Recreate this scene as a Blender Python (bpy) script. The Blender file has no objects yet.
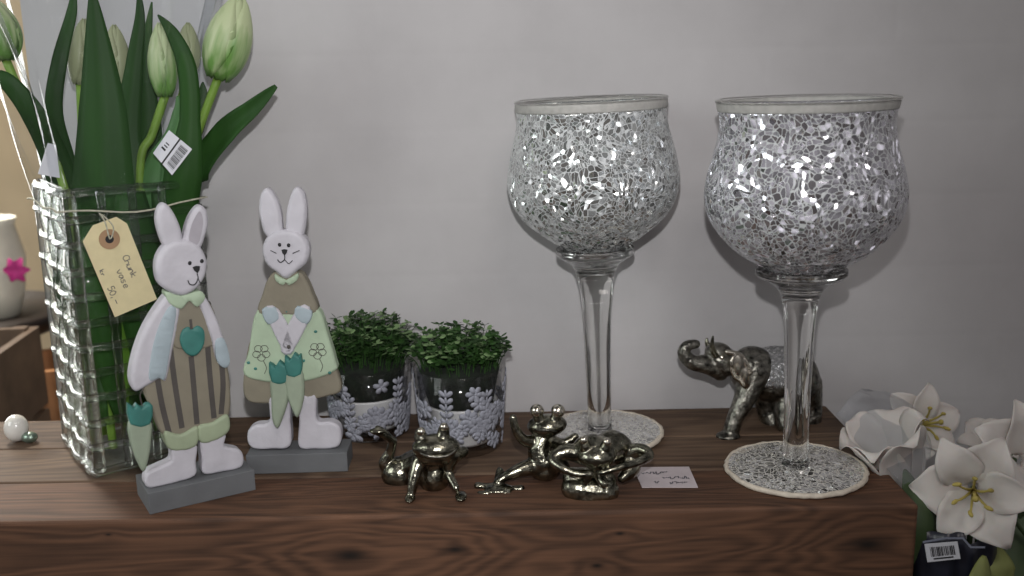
import bpy, bmesh, math, random
from mathutils import Vector, Matrix, Euler, noise
random.seed(7)
S = bpy.context.scene
COL = S.collection
PI = math.pi

# ------------------------------------------------------------------ camera
H = 0.323; PITCH = math.radians(12.5); ROLL = math.radians(1.1); F = 1000.0
Fw = Vector((0, math.cos(PITCH), -math.sin(PITCH)))
R0 = Vector((1, 0, 0)); U0 = Vector((0, math.sin(PITCH), math.cos(PITCH)))
Rt = R0*math.cos(ROLL) - U0*math.sin(ROLL)
Up = U0*math.cos(ROLL) + R0*math.sin(ROLL)
CAM = Vector((0, 0, H))
cd = bpy.data.cameras.new('camera'); cam = bpy.data.objects.new('camera', cd); COL.objects.link(cam)
m = Matrix((Rt, Up, -Fw)).transposed().to_4x4(); m.translation = CAM
cam.matrix_world = m
cd.lens = F/1024*36; cd.sensor_width = 36; cd.clip_start = 0.01; cd.clip_end = 30
cd.dof.use_dof = True; cd.dof.focus_distance = 0.80; cd.dof.aperture_fstop = 5.6
S.camera = cam

def ray(x, y):
    return (Fw*F + Rt*(x-512) - Up*(y-288))
def P(x, y, Y):                       # world point seen at photo position x, y lying at distance Y
    d = ray(x, y); return CAM + d*(Y/d.y)
def G(x, y, z=0.0):                   # same, lying at height z
    d = ray(x, y); return CAM + d*((z-H)/d.z)
class Plane:                          # a vertical plane through o, turned by ang about z
    def __init__(s, o, ang):
        s.o = Vector(o); s.a = ang
        s.ux = Vector((math.cos(ang), math.sin(ang), 0)); s.n = Vector((math.sin(ang), -math.cos(ang), 0))
    def uv(s, x, y):
        d = ray(x, y); t = (s.o-CAM).dot(s.n)/d.dot(s.n); p = CAM + d*t
        return ((p-s.o).dot(s.ux), p.z)

# ------------------------------------------------------------------ materials
def srgb(r, g, b):
    def f(c):
        c /= 255.0
        return c/12.92 if c <= 0.04045 else ((c+0.055)/1.055)**2.4
    return (f(r), f(g), f(b), 1)
def newmat(name):
    m = bpy.data.materials.new(name); m.use_nodes = True
    nt = m.node_tree; b = nt.nodes['Principled BSDF']; return m, nt, b
def N(nt, t, **kw):
    n = nt.nodes.new(t)
    for k, v in kw.items(): setattr(n, k, v)
    return n
def mat(name, col, rough=0.6, metal=0.0, var=0.12, vscale=60, bump=0.0, bscale=200, spec=0.5, coat=0.0, stretch=None, trans=0.0):
    m, nt, b = newmat(name)
    L = nt.links
    tc = N(nt, 'ShaderNodeTexCoord'); src = tc.outputs['Object']
    if stretch:
        mp = N(nt, 'ShaderNodeMapping'); mp.inputs['Scale'].default_value = stretch
        L.new(src, mp.inputs['Vector']); src = mp.outputs['Vector']
    nz = N(nt, 'ShaderNodeTexNoise'); nz.inputs['Scale'].default_value = vscale; nz.inputs['Detail'].default_value = 4
    L.new(src, nz.inputs['Vector'])
    rp = N(nt, 'ShaderNodeValToRGB')
    c = col; lo = tuple(max(0, v*(1-var*1.6)) for v in c[:3])+(1,); hi = tuple(min(1, v*(1+var*1.6)) for v in c[:3])+(1,)
    rp.color_ramp.elements[0].position = 0.3; rp.color_ramp.elements[0].color = lo
    rp.color_ramp.elements[1].position = 0.7; rp.color_ramp.elements[1].color = hi
    L.new(nz.outputs['Fac'], rp.inputs['Fac']); L.new(rp.outputs['Color'], b.inputs['Base Color'])
    b.inputs['Roughness'].default_value = rough; b.inputs['Metallic'].default_value = metal
    b.inputs['Specular IOR Level'].default_value = spec
    b.inputs['Coat Weight'].default_value = coat
    if trans:
        b.inputs['Subsurface Weight'].default_value = trans; b.inputs['Subsurface Scale'].default_value = 0.003
    if bump:
        n2 = N(nt, 'ShaderNodeTexNoise'); n2.inputs['Scale'].default_value = bscale; n2.inputs['Detail'].default_value = 5
        L.new(src, n2.inputs['Vector'])
        bp = N(nt, 'ShaderNodeBump'); bp.inputs['Strength'].default_value = bump; bp.inputs['Distance'].default_value = 0.001
        L.new(n2.outputs['Fac'], bp.inputs['Height']); L.new(bp.outputs['Normal'], b.inputs['Normal'])
    return m
def glassmat(name, tint=(1, 1, 1, 1), rough=0.02, ior=1.45, bump=0.0, bscale=60):
    m, nt, b = newmat(name)
    b.inputs['Base Color'].default_value = tint; b.inputs['Transmission Weight'].default_value = 1
    b.inputs['Roughness'].default_value = rough; b.inputs['IOR'].default_value = ior
    if bump:
        tc = N(nt, 'ShaderNodeTexCoord'); n2 = N(nt, 'ShaderNodeTexNoise'); n2.inputs['Scale'].default_value = bscale
        nt.links.new(tc.outputs['Object'], n2.inputs['Vector'])
        bp = N(nt, 'ShaderNodeBump'); bp.inputs['Strength'].default_value = bump; bp.inputs['Distance'].default_value = 0.002
        nt.links.new(n2.outputs['Fac'], bp.inputs['Height']); nt.links.new(bp.outputs['Normal'], b.inputs['Normal'])
    return m
def thinmat(name, tint=(0.95, 0.96, 0.97, 1), gloss=0.12, rough=0.05, bump=0.6, bscale=50, milky=0.0):
    """thin clear sheet: passes light straight through, with a glossy coat"""
    m = bpy.data.materials.new(name); m.use_nodes = True; nt = m.node_tree; nt.nodes.clear(); L = nt.links
    out = N(nt, 'ShaderNodeOutputMaterial'); tr = N(nt, 'ShaderNodeBsdfTransparent'); gl = N(nt, 'ShaderNodeBsdfGlossy')
    tr.inputs['Color'].default_value = tint; gl.inputs['Roughness'].default_value = rough
    fr = N(nt, 'ShaderNodeLayerWeight'); fr.inputs['Blend'].default_value = 0.5
    pw = N(nt, 'ShaderNodeMath', operation='POWER'); pw.inputs[1].default_value = 4; L.new(fr.outputs['Facing'], pw.inputs[0])
    ad = N(nt, 'ShaderNodeMath', operation='MULTIPLY_ADD'); ad.inputs[1].default_value = 0.6; ad.inputs[2].default_value = gloss*0.35; ad.use_clamp = True
    mx = N(nt, 'ShaderNodeMixShader')
    tc = N(nt, 'ShaderNodeTexCoord'); n2 = N(nt, 'ShaderNodeTexNoise'); n2.inputs['Scale'].default_value = bscale; n2.inputs['Distortion'].default_value = 1.0
    L.new(tc.outputs['Object'], n2.inputs['Vector'])
    bp = N(nt, 'ShaderNodeBump'); bp.inputs['Strength'].default_value = bump; bp.inputs['Distance'].default_value = 0.004
    L.new(n2.outputs['Fac'], bp.inputs['Height']); L.new(bp.outputs['Normal'], gl.inputs['Normal'])
    L.new(pw.outputs[0], ad.inputs[0]); L.new(ad.outputs[0], mx.inputs['Fac'])
    L.new(tr.outputs[0], mx.inputs[1]); L.new(gl.outputs[0], mx.inputs[2])
    last = mx
    if milky:
        df = N(nt, 'ShaderNodeBsdfDiffuse'); df.inputs['Color'].default_value = (0.75, 0.76, 0.8, 1)
        m2 = N(nt, 'ShaderNodeMixShader'); m2.inputs['Fac'].default_value = milky
        L.new(mx.outputs[0], m2.inputs[1]); L.new(df.outputs[0], m2.inputs[2]); last = m2
    L.new(last.outputs[0], out.inputs['Surface'])
    return m
def ribglass(name, clear=0.45, base=.05):
    m = bpy.data.materials.new(name); m.use_nodes = True; nt = m.node_tree; nt.nodes.clear(); L = nt.links
    out = N(nt, 'ShaderNodeOutputMaterial'); tr = N(nt, 'ShaderNodeBsdfTransparent'); gl = N(nt, 'ShaderNodeBsdfGlass'); gs = N(nt, 'ShaderNodeBsdfGlossy')
    gl.inputs['Roughness'].default_value = .02; gl.inputs['IOR'].default_value = 1.35; gs.inputs['Roughness'].default_value = .10
    tr.inputs['Color'].default_value = (.96, .98, .96, 1)
    mx = N(nt, 'ShaderNodeMixShader'); mx.inputs['Fac'].default_value = 1-clear; L.new(tr.outputs[0], mx.inputs[1]); L.new(gl.outputs[0], mx.inputs[2])
    lw = N(nt, 'ShaderNodeLayerWeight'); pw = N(nt, 'ShaderNodeMath', operation='POWER'); pw.inputs[1].default_value = 3; L.new(lw.outputs['Facing'], pw.inputs[0])
    ad = N(nt, 'ShaderNodeMath', operation='MULTIPLY_ADD'); ad.inputs[1].default_value = 0.7; ad.inputs[2].default_value = base; ad.use_clamp = True; L.new(pw.outputs[0], ad.inputs[0])
    m2 = N(nt, 'ShaderNodeMixShader'); L.new(ad.outputs[0], m2.inputs['Fac']); L.new(mx.outputs[0], m2.inputs[1]); L.new(gs.outputs[0], m2.inputs[2])
    L.new(m2.outputs[0], out.inputs['Surface']); return m
def mosaicmat(name, scale, grout, seed=0.0, tint=(0.86, 0.88, 0.9, 1), width=0.06, spread=1.25):
    m, nt, b = newmat(name); L = nt.links
    tc = N(nt, 'ShaderNodeTexCoord'); mp = N(nt, 'ShaderNodeMapping'); mp.inputs['Location'].default_value = (seed, seed*.7, seed*.3)
    L.new(tc.outputs['Object'], mp.inputs['Vector'])
    v1 = N(nt, 'ShaderNodeTexVoronoi'); v1.inputs['Scale'].default_value = scale
    v2 = N(nt, 'ShaderNodeTexVoronoi', feature='DISTANCE_TO_EDGE'); v2.inputs['Scale'].default_value = scale
    wn = N(nt, 'ShaderNodeTexNoise'); wn.inputs['Scale'].default_value = 38; wn.inputs['Detail'].default_value = 1; L.new(mp.outputs[0], wn.inputs['Vector'])
    wsc = N(nt, 'ShaderNodeVectorMath', operation='SCALE'); wsc.inputs['Scale'].default_value = .022; L.new(wn.outputs['Color'], wsc.inputs[0])
    wad = N(nt, 'ShaderNodeVectorMath', operation='ADD'); L.new(mp.outputs[0], wad.inputs[0]); L.new(wsc.outputs[0], wad.inputs[1])
    L.new(wad.outputs[0], v1.inputs['Vector']); L.new(wad.outputs[0], v2.inputs['Vector'])
    # every chip tilts its own way
    sb = N(nt, 'ShaderNodeVectorMath', operation='SUBTRACT'); sb.inputs[1].default_value = (.5, .5, .5)
    L.new(v1.outputs['Color'], sb.inputs[0])
    sc = N(nt, 'ShaderNodeVectorMath', operation='SCALE'); sc.inputs['Scale'].default_value = spread
    L.new(sb.outputs[0], sc.inputs[0])
    ge = N(nt, 'ShaderNodeNewGeometry'); ad = N(nt, 'ShaderNodeVectorMath', operation='ADD')
    L.new(ge.outputs['Normal'], ad.inputs[0]); L.new(sc.outputs[0], ad.inputs[1])
    nn = N(nt, 'ShaderNodeVectorMath', operation='NORMALIZE'); L.new(ad.outputs[0], nn.inputs[0])
    gt = N(nt, 'ShaderNodeMath', operation='LESS_THAN'); gt.inputs[1].default_value = width
    L.new(v2.outputs['Distance'], gt.inputs[0])
    mx = N(nt, 'ShaderNodeMix', data_type='RGBA'); mx.inputs['A'].default_value = tint; mx.inputs['B'].default_value = grout
    L.new(gt.outputs[0], mx.inputs['Factor']); L.new(mx.outputs['Result'], b.inputs['Base Color'])
    mm = N(nt, 'ShaderNodeMapRange'); mm.inputs['To Min'].default_value = 0.88; mm.inputs['To Max'].default_value = 0.0
    L.new(gt.outputs[0], mm.inputs['Value']); L.new(mm.outputs[0], b.inputs['Metallic'])
    mr = N(nt, 'ShaderNodeMapRange'); mr.inputs['To Min'].default_value = 0.13; mr.inputs['To Max'].default_value = 0.5
    L.new(gt.outputs[0], mr.inputs['Value']); L.new(mr.outputs[0], b.inputs['Roughness'])
    nm = N(nt, 'ShaderNodeMix', data_type='VECTOR'); L.new(gt.outputs[0], nm.inputs['Factor'])
    L.new(nn.outputs[0], nm.inputs['A']); L.new(ge.outputs['Normal'], nm.inputs['B'])
    L.new(nm.outputs['Result'], b.inputs['Normal'])
    return m
def woodmat(name, dark, light, seed=0.0, knots=(), scale=1.0, rough=0.7):
    """long grain along X, bent round knots given as (x, z, radius)"""
    m, nt, b = newmat(name); L = nt.links
    tc = N(nt, 'ShaderNodeTexCoord'); mp = N(nt, 'ShaderNodeMapping'); mp.inputs['Location'].default_value = (seed, seed*.37, 0)
    L.new(tc.outputs['Object'], mp.inputs['Vector'])
    st = N(nt, 'ShaderNodeVectorMath', operation='MULTIPLY'); st.inputs[1].default_value = (3.0*scale, 22*scale, 22*scale)
    L.new(mp.outputs[0], st.inputs[0])
    n1 = N(nt, 'ShaderNodeTexNoise'); n1.inputs['Scale'].default_value = 1.0; n1.inputs['Detail'].default_value = 3; n1.inputs['Distortion'].default_value = .6
    L.new(st.outputs[0], n1.inputs['Vector'])
    sep = N(nt, 'ShaderNodeSeparateXYZ'); L.new(tc.outputs['Object'], sep.inputs[0])
    ac = N(nt, 'ShaderNodeMath', operation='MULTIPLY'); ac.inputs[1].default_value = 7.0; L.new(n1.outputs['Fac'], ac.inputs[0])
    acc = ac.outputs[0]; kd = None
    for (kx, kz, kr, kh) in knots:
        dv = N(nt, 'ShaderNodeVectorMath', operation='SUBTRACT'); dv.inputs[1].default_value = (kx, 0, kz)
        cb = N(nt, 'ShaderNodeCombineXYZ'); L.new(sep.outputs['X'], cb.inputs['X']); L.new(sep.outputs['Z'], cb.inputs['Z'])
        L.new(cb.outputs[0], dv.inputs[0])
        sq = N(nt, 'ShaderNodeVectorMath', operation='MULTIPLY'); sq.inputs[1].default_value = (1/(kr*2.4), 1, 1/kr); L.new(dv.outputs[0], sq.inputs[0])
        ln = N(nt, 'ShaderNodeVectorMath', operation='LENGTH'); L.new(sq.outputs[0], ln.inputs[0])
        pw = N(nt, 'ShaderNodeMath', operation='POWER'); pw.inputs[1].default_value = 2; L.new(ln.outputs['Value'], pw.inputs[0])
        ng = N(nt, 'ShaderNodeMath', operation='MULTIPLY'); ng.inputs[1].default_value = -0.5; L.new(pw.outputs[0], ng.inputs[0])
        ex = N(nt, 'ShaderNodeMath', operation='EXPONENT'); L.new(ng.outputs[0], ex.inputs[0])
        ml = N(nt, 'ShaderNodeMath', operation='MULTIPLY_ADD'); ml.inputs[1].default_value = kh; L.new(ex.outputs[0], ml.inputs[0]); L.new(acc, ml.inputs[2])
        acc = ml.outputs[0]
        p6 = N(nt, 'ShaderNodeMath', operation='POWER'); p6.inputs[1].default_value = 22; L.new(ex.outputs[0], p6.inputs[0])
        if kd is None: kd = p6.outputs[0]
        else:
            mxm = N(nt, 'ShaderNodeMath', operation='MAXIMUM'); L.new(kd, mxm.inputs[0]); L.new(p6.outputs[0], mxm.inputs[1]); kd = mxm.outputs[0]
    sn = N(nt, 'ShaderNodeMath', operation='MULTIPLY'); sn.inputs[1].default_value = 9.0; L.new(acc, sn.inputs[0])
    si = N(nt, 'ShaderNodeMath', operation='SINE'); L.new(sn.outputs[0], si.inputs[0])
    mr = N(nt, 'ShaderNodeMapRange'); mr.inputs['From Min'].default_value = -1; mr.inputs['From Max'].default_value = 1
    L.new(si.outputs[0], mr.inputs['Value'])
    st2 = N(nt, 'ShaderNodeVectorMath', operation='MULTIPLY'); st2.inputs[1].default_value = (9, 330, 330); L.new(mp.outputs[0], st2.inputs[0])
    n2 = N(nt, 'ShaderNodeTexNoise'); n2.inputs['Scale'].default_value = 1; n2.inputs['Detail'].default_value = 5; L.new(st2.outputs[0], n2.inputs['Vector'])
    n3 = N(nt, 'ShaderNodeTexNoise'); n3.inputs['Scale'].default_value = 9; n3.inputs['Detail'].default_value = 3; L.new(mp.outputs[0], n3.inputs['Vector'])
    a1 = N(nt, 'ShaderNodeMath', operation='MULTIPLY'); a1.inputs[1].default_value = 0.20; L.new(mr.outputs[0], a1.inputs[0])
    a2 = N(nt, 'ShaderNodeMath', operation='MULTIPLY_ADD'); a2.inputs[1].default_value = 0.5; L.new(n2.outputs['Fac'], a2.inputs[0]); L.new(a1.outputs[0], a2.inputs[2])
    a3 = N(nt, 'ShaderNodeMath', operation='MULTIPLY_ADD'); a3.inputs[1].default_value = 0.6; L.new(n3.outputs['Fac'], a3.inputs[0]); L.new(a2.outputs[0], a3.inputs[2])
    rp = N(nt, 'ShaderNodeValToRGB'); e = rp.color_ramp.elements
    e[0].position = 0.35; e[0].color = dark; e[1].position = 0.95; e[1].color = light
    L.new(a3.outputs[0], rp.inputs['Fac'])
    colr = rp.outputs['Color']
    if kd is not None:
        mx = N(nt, 'ShaderNodeMix', data_type='RGBA'); mx.inputs['B'].default_value = (0.012, 0.008, 0.006, 1)
        L.new(kd, mx.inputs['Factor']); L.new(colr, mx.inputs['A']); colr = mx.outputs['Result']
    L.new(colr, b.inputs['Base Color'])
    b.inputs['Roughness'].default_value = rough; b.inputs['Specular IOR Level'].default_value = 0.3
    bp = N(nt, 'ShaderNodeBump'); bp.inputs['Strength'].default_value = 0.35; bp.inputs['Distance'].default_value = 0.001
    L.new(a2.outputs[0], bp.inputs['Height']); L.new(bp.outputs['Normal'], b.inputs['Normal'])
    return m

# ------------------------------------------------------------------ objects
def tag(o, label, cat, group=None, kind=None):
    o['label'] = label; o['category'] = cat
    if group: o['group'] = group
    if kind: o['kind'] = kind
    return o
def thing(name, loc, label, cat, group=None, rz=0.0):
    o = bpy.data.objects.new(name, None); COL.objects.link(o); o.location = loc; o.rotation_euler = (0, 0, rz)
    o.empty_display_size = 0.01
    return tag(o, label, cat, group)
def obj(name, bm, material, parent=None, smooth=True, world=True):
    """link bm as ONE object. With a parent, world=True means bm is in world coordinates"""
    me = bpy.data.meshes.new(name)
    bmesh.ops.recalc_face_normals(bm, faces=bm.faces[:])
    bm.to_mesh(me); bm.free()
    mats = material if isinstance(material, (list, tuple)) else [material]
    for mm in mats: me.materials.append(mm)
    if smooth:
        for p in me.polygons: p.use_smooth = True
    o = bpy.data.objects.new(name, me); COL.objects.link(o)
    if parent is not None:
        o.parent = parent
        if world:
            mw = Matrix.Identity(4)
            q = parent; chain = []
            while q is not None: chain.append(q); q = q.parent
            for q in reversed(chain): mw = mw @ q.matrix_basis
            me.transform(mw.inverted())
    return o
def rebase(o, loc):
    """put a single mesh's origin at loc"""
    o.data.transform(Matrix.Translation(-Vector(loc))); o.location = loc; return o
def structure(name, bm, material, smooth=False):
    o = obj(name, bm, material, None, smooth); o['kind'] = 'structure'; return o
def mod(o, t, **kw):
    md = o.modifiers.new(t.lower(), t)
    for k, v in kw.items(): setattr(md, k, v)
    return md
def BM(): return bmesh.new()
def box(bm, c, size, rz=0.0, rot=None):
    mm = Matrix.Translation(c) @ (rot.to_matrix().to_4x4() if rot else Matrix.Rotation(rz, 4, 'Z')) @ Matrix.Diagonal((*size, 1))
    bmesh.ops.create_cube(bm, size=1, matrix=mm); return bm
def ell(bm, c, r, rot=None, u=20, v=14):
    if not hasattr(r, '__len__'): r = (r, r, r)
    mm = Matrix.Translation(c) @ (rot.to_matrix().to_4x4() if rot else Matrix.Identity(4)) @ Matrix.Diagonal((*r, 1))
    bmesh.ops.create_uvsphere(bm, u_segments=u, v_segments=v, radius=1, matrix=mm); return bm
def catmull(pts, n=8, closed=False):
    pts = [Vector(p) for p in pts]; out = []; L = len(pts)
    rng = range(L) if closed else range(L-1)
    for i in rng:
        if closed: a, b, c, d = pts[(i-1) % L], pts[i], pts[(i+1) % L], pts[(i+2) % L]
        else: a, b, c, d = pts[max(i-1, 0)], pts[i], pts[i+1], pts[min(i+2, L-1)]
        for k in range(n):
            t = k/n
            out.append(0.5*((2*b)+(c-a)*t+(2*a-5*b+4*c-d)*t*t+(3*b-a-3*c+d)*t**3))
    if not closed: out.append(pts[-1])
    return out
def tube(bm, pts, r, seg=10, cap=True, smooth=0):
    if hasattr(r, '__len__'): rr = list(r)
    else: rr = [r]*len(pts)
    pts = [Vector(p) for p in pts]
    if smooth:
        q = catmull([(*p,) for p in pts], smooth); rq = []
        for i in range(len(pts)-1):
            for k in range(smooth): rq.append(rr[i]+(rr[i+1]-rr[i])*k/smooth)
        rq.append(rr[-1]); pts, rr = q, rq
    rings = []; ref = None
    for i, p in enumerate(pts):
        t = (pts[min(i+1, len(pts)-1)]-pts[max(i-1, 0)])
        if t.length < 1e-9: t = Vector((0, 0, 1))
        t.normalize()
        if ref is None:
            ref = t.orthogonal().normalized()
        else:
            ref = (ref - t*ref.dot(t))
            ref = ref.normalized() if ref.length > 1e-6 else t.orthogonal().normalized()
        b = t.cross(ref)
        rings.append([bm.verts.new(p + (ref*math.cos(2*PI*k/seg)+b*math.sin(2*PI*k/seg))*rr[i]) for k in range(seg)])
    for a, c in zip(rings, rings[1:]):
        for k in range(seg): bm.faces.new((a[k], a[(k+1) % seg], c[(k+1) % seg], c[k]))
    if cap:
        bm.faces.new(rings[0][::-1]); bm.faces.new(rings[-1])
    return bm
def lathe(bm, prof, c=(0, 0, 0), seg=64, closed=False, mi=None):
    """prof: (radius, height) pairs"""
    c = Vector(c); rings = []
    for (r, z) in prof:
        if r < 1e-6: rings.append([bm.verts.new(c+Vector((0, 0, z)))])
        else: rings.append([bm.verts.new(c+Vector((r*math.cos(2*PI*k/seg), r*math.sin(2*PI*k/seg), z))) for k in range(seg)])
    pr = list(zip(rings, rings[1:]))
    if closed: pr.append((rings[-1], rings[0]))
    for a, b in pr:
        for k in range(seg):
            k2 = (k+1) % seg
            if len(a) == 1 and len(b) == 1: continue
            if len(a) == 1: bm.faces.new((a[0], b[k2], b[k]))
            elif len(b) == 1: bm.faces.new((a[k], a[k2], b[0]))
            else: bm.faces.new((a[k], a[k2], b[k2], b[k]))
    return bm
def organic(name, blobs, material, parent, voxel=0.0008, smooth=6):
    bm = BM()
    for b in blobs:
        if b[0] == 'e': ell(bm, b[1], b[2], b[3] if len(b) > 3 else None)
        else:
            pts = catmull([(*p,) for p in b[1]], 6); rr = b[2]; rq = []
            for i in range(len(rr)-1):
                for k in range(6): rq.append(rr[i]+(rr[i+1]-rr[i])*k/6)
            rq.append(rr[-1])
            tube(bm, pts, rq, 12); ell(bm, pts[0], rq[0], None, 12, 8); ell(bm, pts[-1], rq[-1], None, 12, 8)
    o = obj(name, bm, material, parent)
    rm = mod(o, 'REMESH', mode='VOXEL', voxel_size=voxel, use_smooth_shade=True)
    mod(o, 'SMOOTH', factor=0.5, iterations=smooth)
    return o
def plate(pl, pts, y0, y1, bev=0.0015, sm=5, zmin=None, closed_smooth=True):
    """board cut to an outline, between depths y0 (front) and y1 (back) behind the plane"""
    uv = [pl.uv(*p) for p in pts]
    if zmin is not None: uv = [(u, max(z, zmin)) for u, z in uv]
    if sm: uv = [(p[0], p[1]) for p in catmull([(u, z, 0) for u, z in uv], sm, True)]
    if zmin is not None: uv = [(u, max(z, zmin)) for u, z in uv]
    # drop duplicates
    q = []
    for p in uv:
        if not q or (abs(p[0]-q[-1][0])+abs(p[1]-q[-1][1])) > 1e-5: q.append(p)
    if (abs(q[0][0]-q[-1][0])+abs(q[0][1]-q[-1][1])) < 1e-5: q.pop()
    uv = q
    area = sum(a[0]*b[1]-b[0]*a[1] for a, b in zip(uv, uv[1:]+uv[:1]))
    if area < 0: uv = uv[::-1]
    n = len(uv); bm = BM()
    def W(p, y): v = pl.o + pl.ux*p[0] - pl.n*y; return Vector((v.x, v.y, p[1]))
    pts2 = [Vector(p) for p in uv]; segs = [(pts2[k], pts2[(k+1) % n]) for k in range(n)]
    extra = []
    if bev > 0:
        xs = [p.x for p in pts2]; zs_ = [p.y for p in pts2]; st_ = max(.0011, bev*.45)
        rows_ = int((max(zs_)-min(zs_))/st_)+1; cols_ = int((max(xs)-min(xs))/st_)+1
        for a_ in range(rows_):
            z = min(zs_)+(a_+.5)*st_
            xi = sorted(p.x+(z-p.y)*(q_.x-p.x)/(q_.y-p.y) for p, q_ in segs if (p.y > z) != (q_.y > z))
            for b_ in range(cols_):
                x = min(xs)+(b_+.5)*st_
                if sum(1 for v in xi if v < x) % 2 == 0: continue
                v = Vector((x, z)); d = 1e9
                for p, q_ in segs:
                    e_ = q_-p; l2 = e_.length_squared; t = 0 if l2 == 0 else max(0, min(1, (v-p).dot(e_)/l2)); dd = (v-p-e_*t).length_squared
                    if dd < d: d = dd
                d = math.sqrt(d)
                if d > st_*.35 and d < bev*1.5: extra.append((v, d))
    from mathutils.geometry import delaunay_2d_cdt
    allv = pts2+[v for v, d in extra]; dist = [0.0]*n+[d for v, d in extra]
    cv, ce, cf, ov, oe, of = delaunay_2d_cdt(allv, [], [list(range(n))], 1, 1e-7)
    def prof_(d): return 0 if bev <= 0 else bev*(1-math.sqrt(max(0, 1-(1-min(d/bev, 1))**2)))
    dd = [max([dist[k] for k in o_], default=0) for o_ in ov]
    dd = [0.0 if any(k < n for k in o_) else d for o_, d in zip(ov, dd)]
    fr_ = [bm.verts.new(W(v, y0+prof_(d))) for v, d in zip(cv, dd)]
    bk_ = [bm.verts.new(W(v, y1-prof_(d))) for v, d in zip(cv, dd)]
    cnt = {}
    for f in cf:
        bm.faces.new([fr_[k] for k in f]); bm.faces.new([bk_[k] for k in reversed(f)])
        for k in range(len(f)):
            e_ = (f[k], f[(k+1) % len(f)]); cnt[tuple(sorted(e_))] = cnt.get(tuple(sorted(e_)), 0)+1
    for (a_, b_), c_ in cnt.items():
        if c_ == 1 and (fr_[a_].co-bk_[a_].co).length > 1e-7:
            bm.faces.new((fr_[a_], fr_[b_], bk_[b_], bk_[a_]))
    bm.normal_update()
    for e_ in bm.edges:
        if len(e_.link_faces) == 2 and e_.calc_face_angle(0) > math.radians(50): e_.smooth = False
    return bm
def ribbon(bm, pts, wdt, nrm, thick=0.0):
    """flat pen stroke"""
    pts = [Vector(p) for p in pts]; nrm = Vector(nrm)
    prev = None
    for i, p in enumerate(pts):
        t = pts[min(i+1, len(pts)-1)]-pts[max(i-1, 0)]
        if t.length < 1e-9: continue
        s = t.normalized().cross(nrm).normalized()*wdt/2
        a, b = bm.verts.new(p+s), bm.verts.new(p-s)
        if prev: bm.faces.new((prev[0], prev[1], b, a))
        prev = (a, b)
    return bm
def blade(bm, path, widths, side, fold=0.25, seg=6, cup=0.0):
    """leaf or petal: a strip along path, widths per path point, side = direction of its width"""
    path = [Vector(p) for p in path]; rows = []
    side = Vector(side)
    for i, p in enumerate(path):
        t = (path[min(i+1, len(path)-1)]-path[max(i-1, 0)]).normalized()
        s = (side - t*side.dot(t)).normalized(); nrm = s.cross(t)
        w = max(widths[i], 1e-5)/2; row = []
        for k in range(seg+1):
            a = -1+2*k/seg
            row.append(bm.verts.new(p + s*(a*w) + nrm*(w*fold*(1-abs(a)) + w*cup*(1-a*a))))
        rows.append(row)
    for a, b in zip(rows, rows[1:]):
        for k in range(seg): bm.faces.new((a[k], a[k+1], b[k+1], b[k]))
    return bm

# ------------------------------------------------------------------ light
w = bpy.data.worlds.new('shop_surroundings'); S.world = w; w.use_nodes = True
nt = w.node_tree; bg = nt.nodes['Background']; L = nt.links
tc = N(nt, 'ShaderNodeTexCoord'); nz = N(nt, 'ShaderNodeTexNoise'); nz.inputs['Scale'].default_value = 2.6; nz.inputs['Detail'].default_value = 4
L.new(tc.outputs['Generated'], nz.inputs['Vector'])
rp = N(nt, 'ShaderNodeValToRGB'); e = rp.color_ramp.elements
e[0].position = 0.42; e[0].color = (0.06, 0.056, 0.056, 1); e[1].position = 0.72; e[1].color = (1.5, 1.45, 1.5, 1)
k = e.new(0.56); k.color = (0.24, 0.23, 0.235, 1)
L.new(nz.outputs['Fac'], rp.inputs['Fac']); L.new(rp.outputs['Color'], bg.inputs['Color'])
bg.inputs['Strength'].default_value = 0.75
def light(name, kind, loc, power, color, size=0.1, target=None, **kw):
    ld = bpy.data.lights.new(name, kind); ld.energy = power; ld.color = color
    if kind == 'AREA': ld.size = size
    elif kind in ('POINT', 'SPOT'): ld.shadow_soft_size = size
    for k_, v_ in kw.items(): setattr(ld, k_, v_)
    o = bpy.data.objects.new(name, ld); COL.objects.link(o); o.location = loc
    if target is not None: o.rotation_euler = (Vector(target)-Vector(loc)).to_track_quat('-Z', 'Y').to_euler()
    return o
FL = CAM + Rt*-0.002 + Up*0.085
light('camera_flash', 'SPOT', FL, 14.5, (1.0, 0.985, 0.995), 0.008, CAM + Fw*0.9 + Vector((-0.15, 0, 0.08)), spot_size=math.radians(82), spot_blend=1.0)
light('ceiling_lamp', 'AREA', (0.3, -0.5, 1.5), 5.0, (1.0, 0.93, 0.9), 0.5, (0.1, 0.8, 0.1))
light('room_window', 'AREA', (-1.35, 0.1, 0.75), 7.0, (0.94, 1.0, 0.98), 0.7, (-0.4, 0.85, 0.1))
light('back_window', 'AREA', (-1.35, 1.75, 0.4), 10.0, (1.0, 1.0, 0.97), 0.8, (-0.35, 0.8, 0.12))
light('back_room_fill', 'POINT', (-0.80, 1.35, 0.75), 34.0, (1.0, 0.91, 0.78), 0.08)  # unseen warm fill, added to brighten the back room

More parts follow.
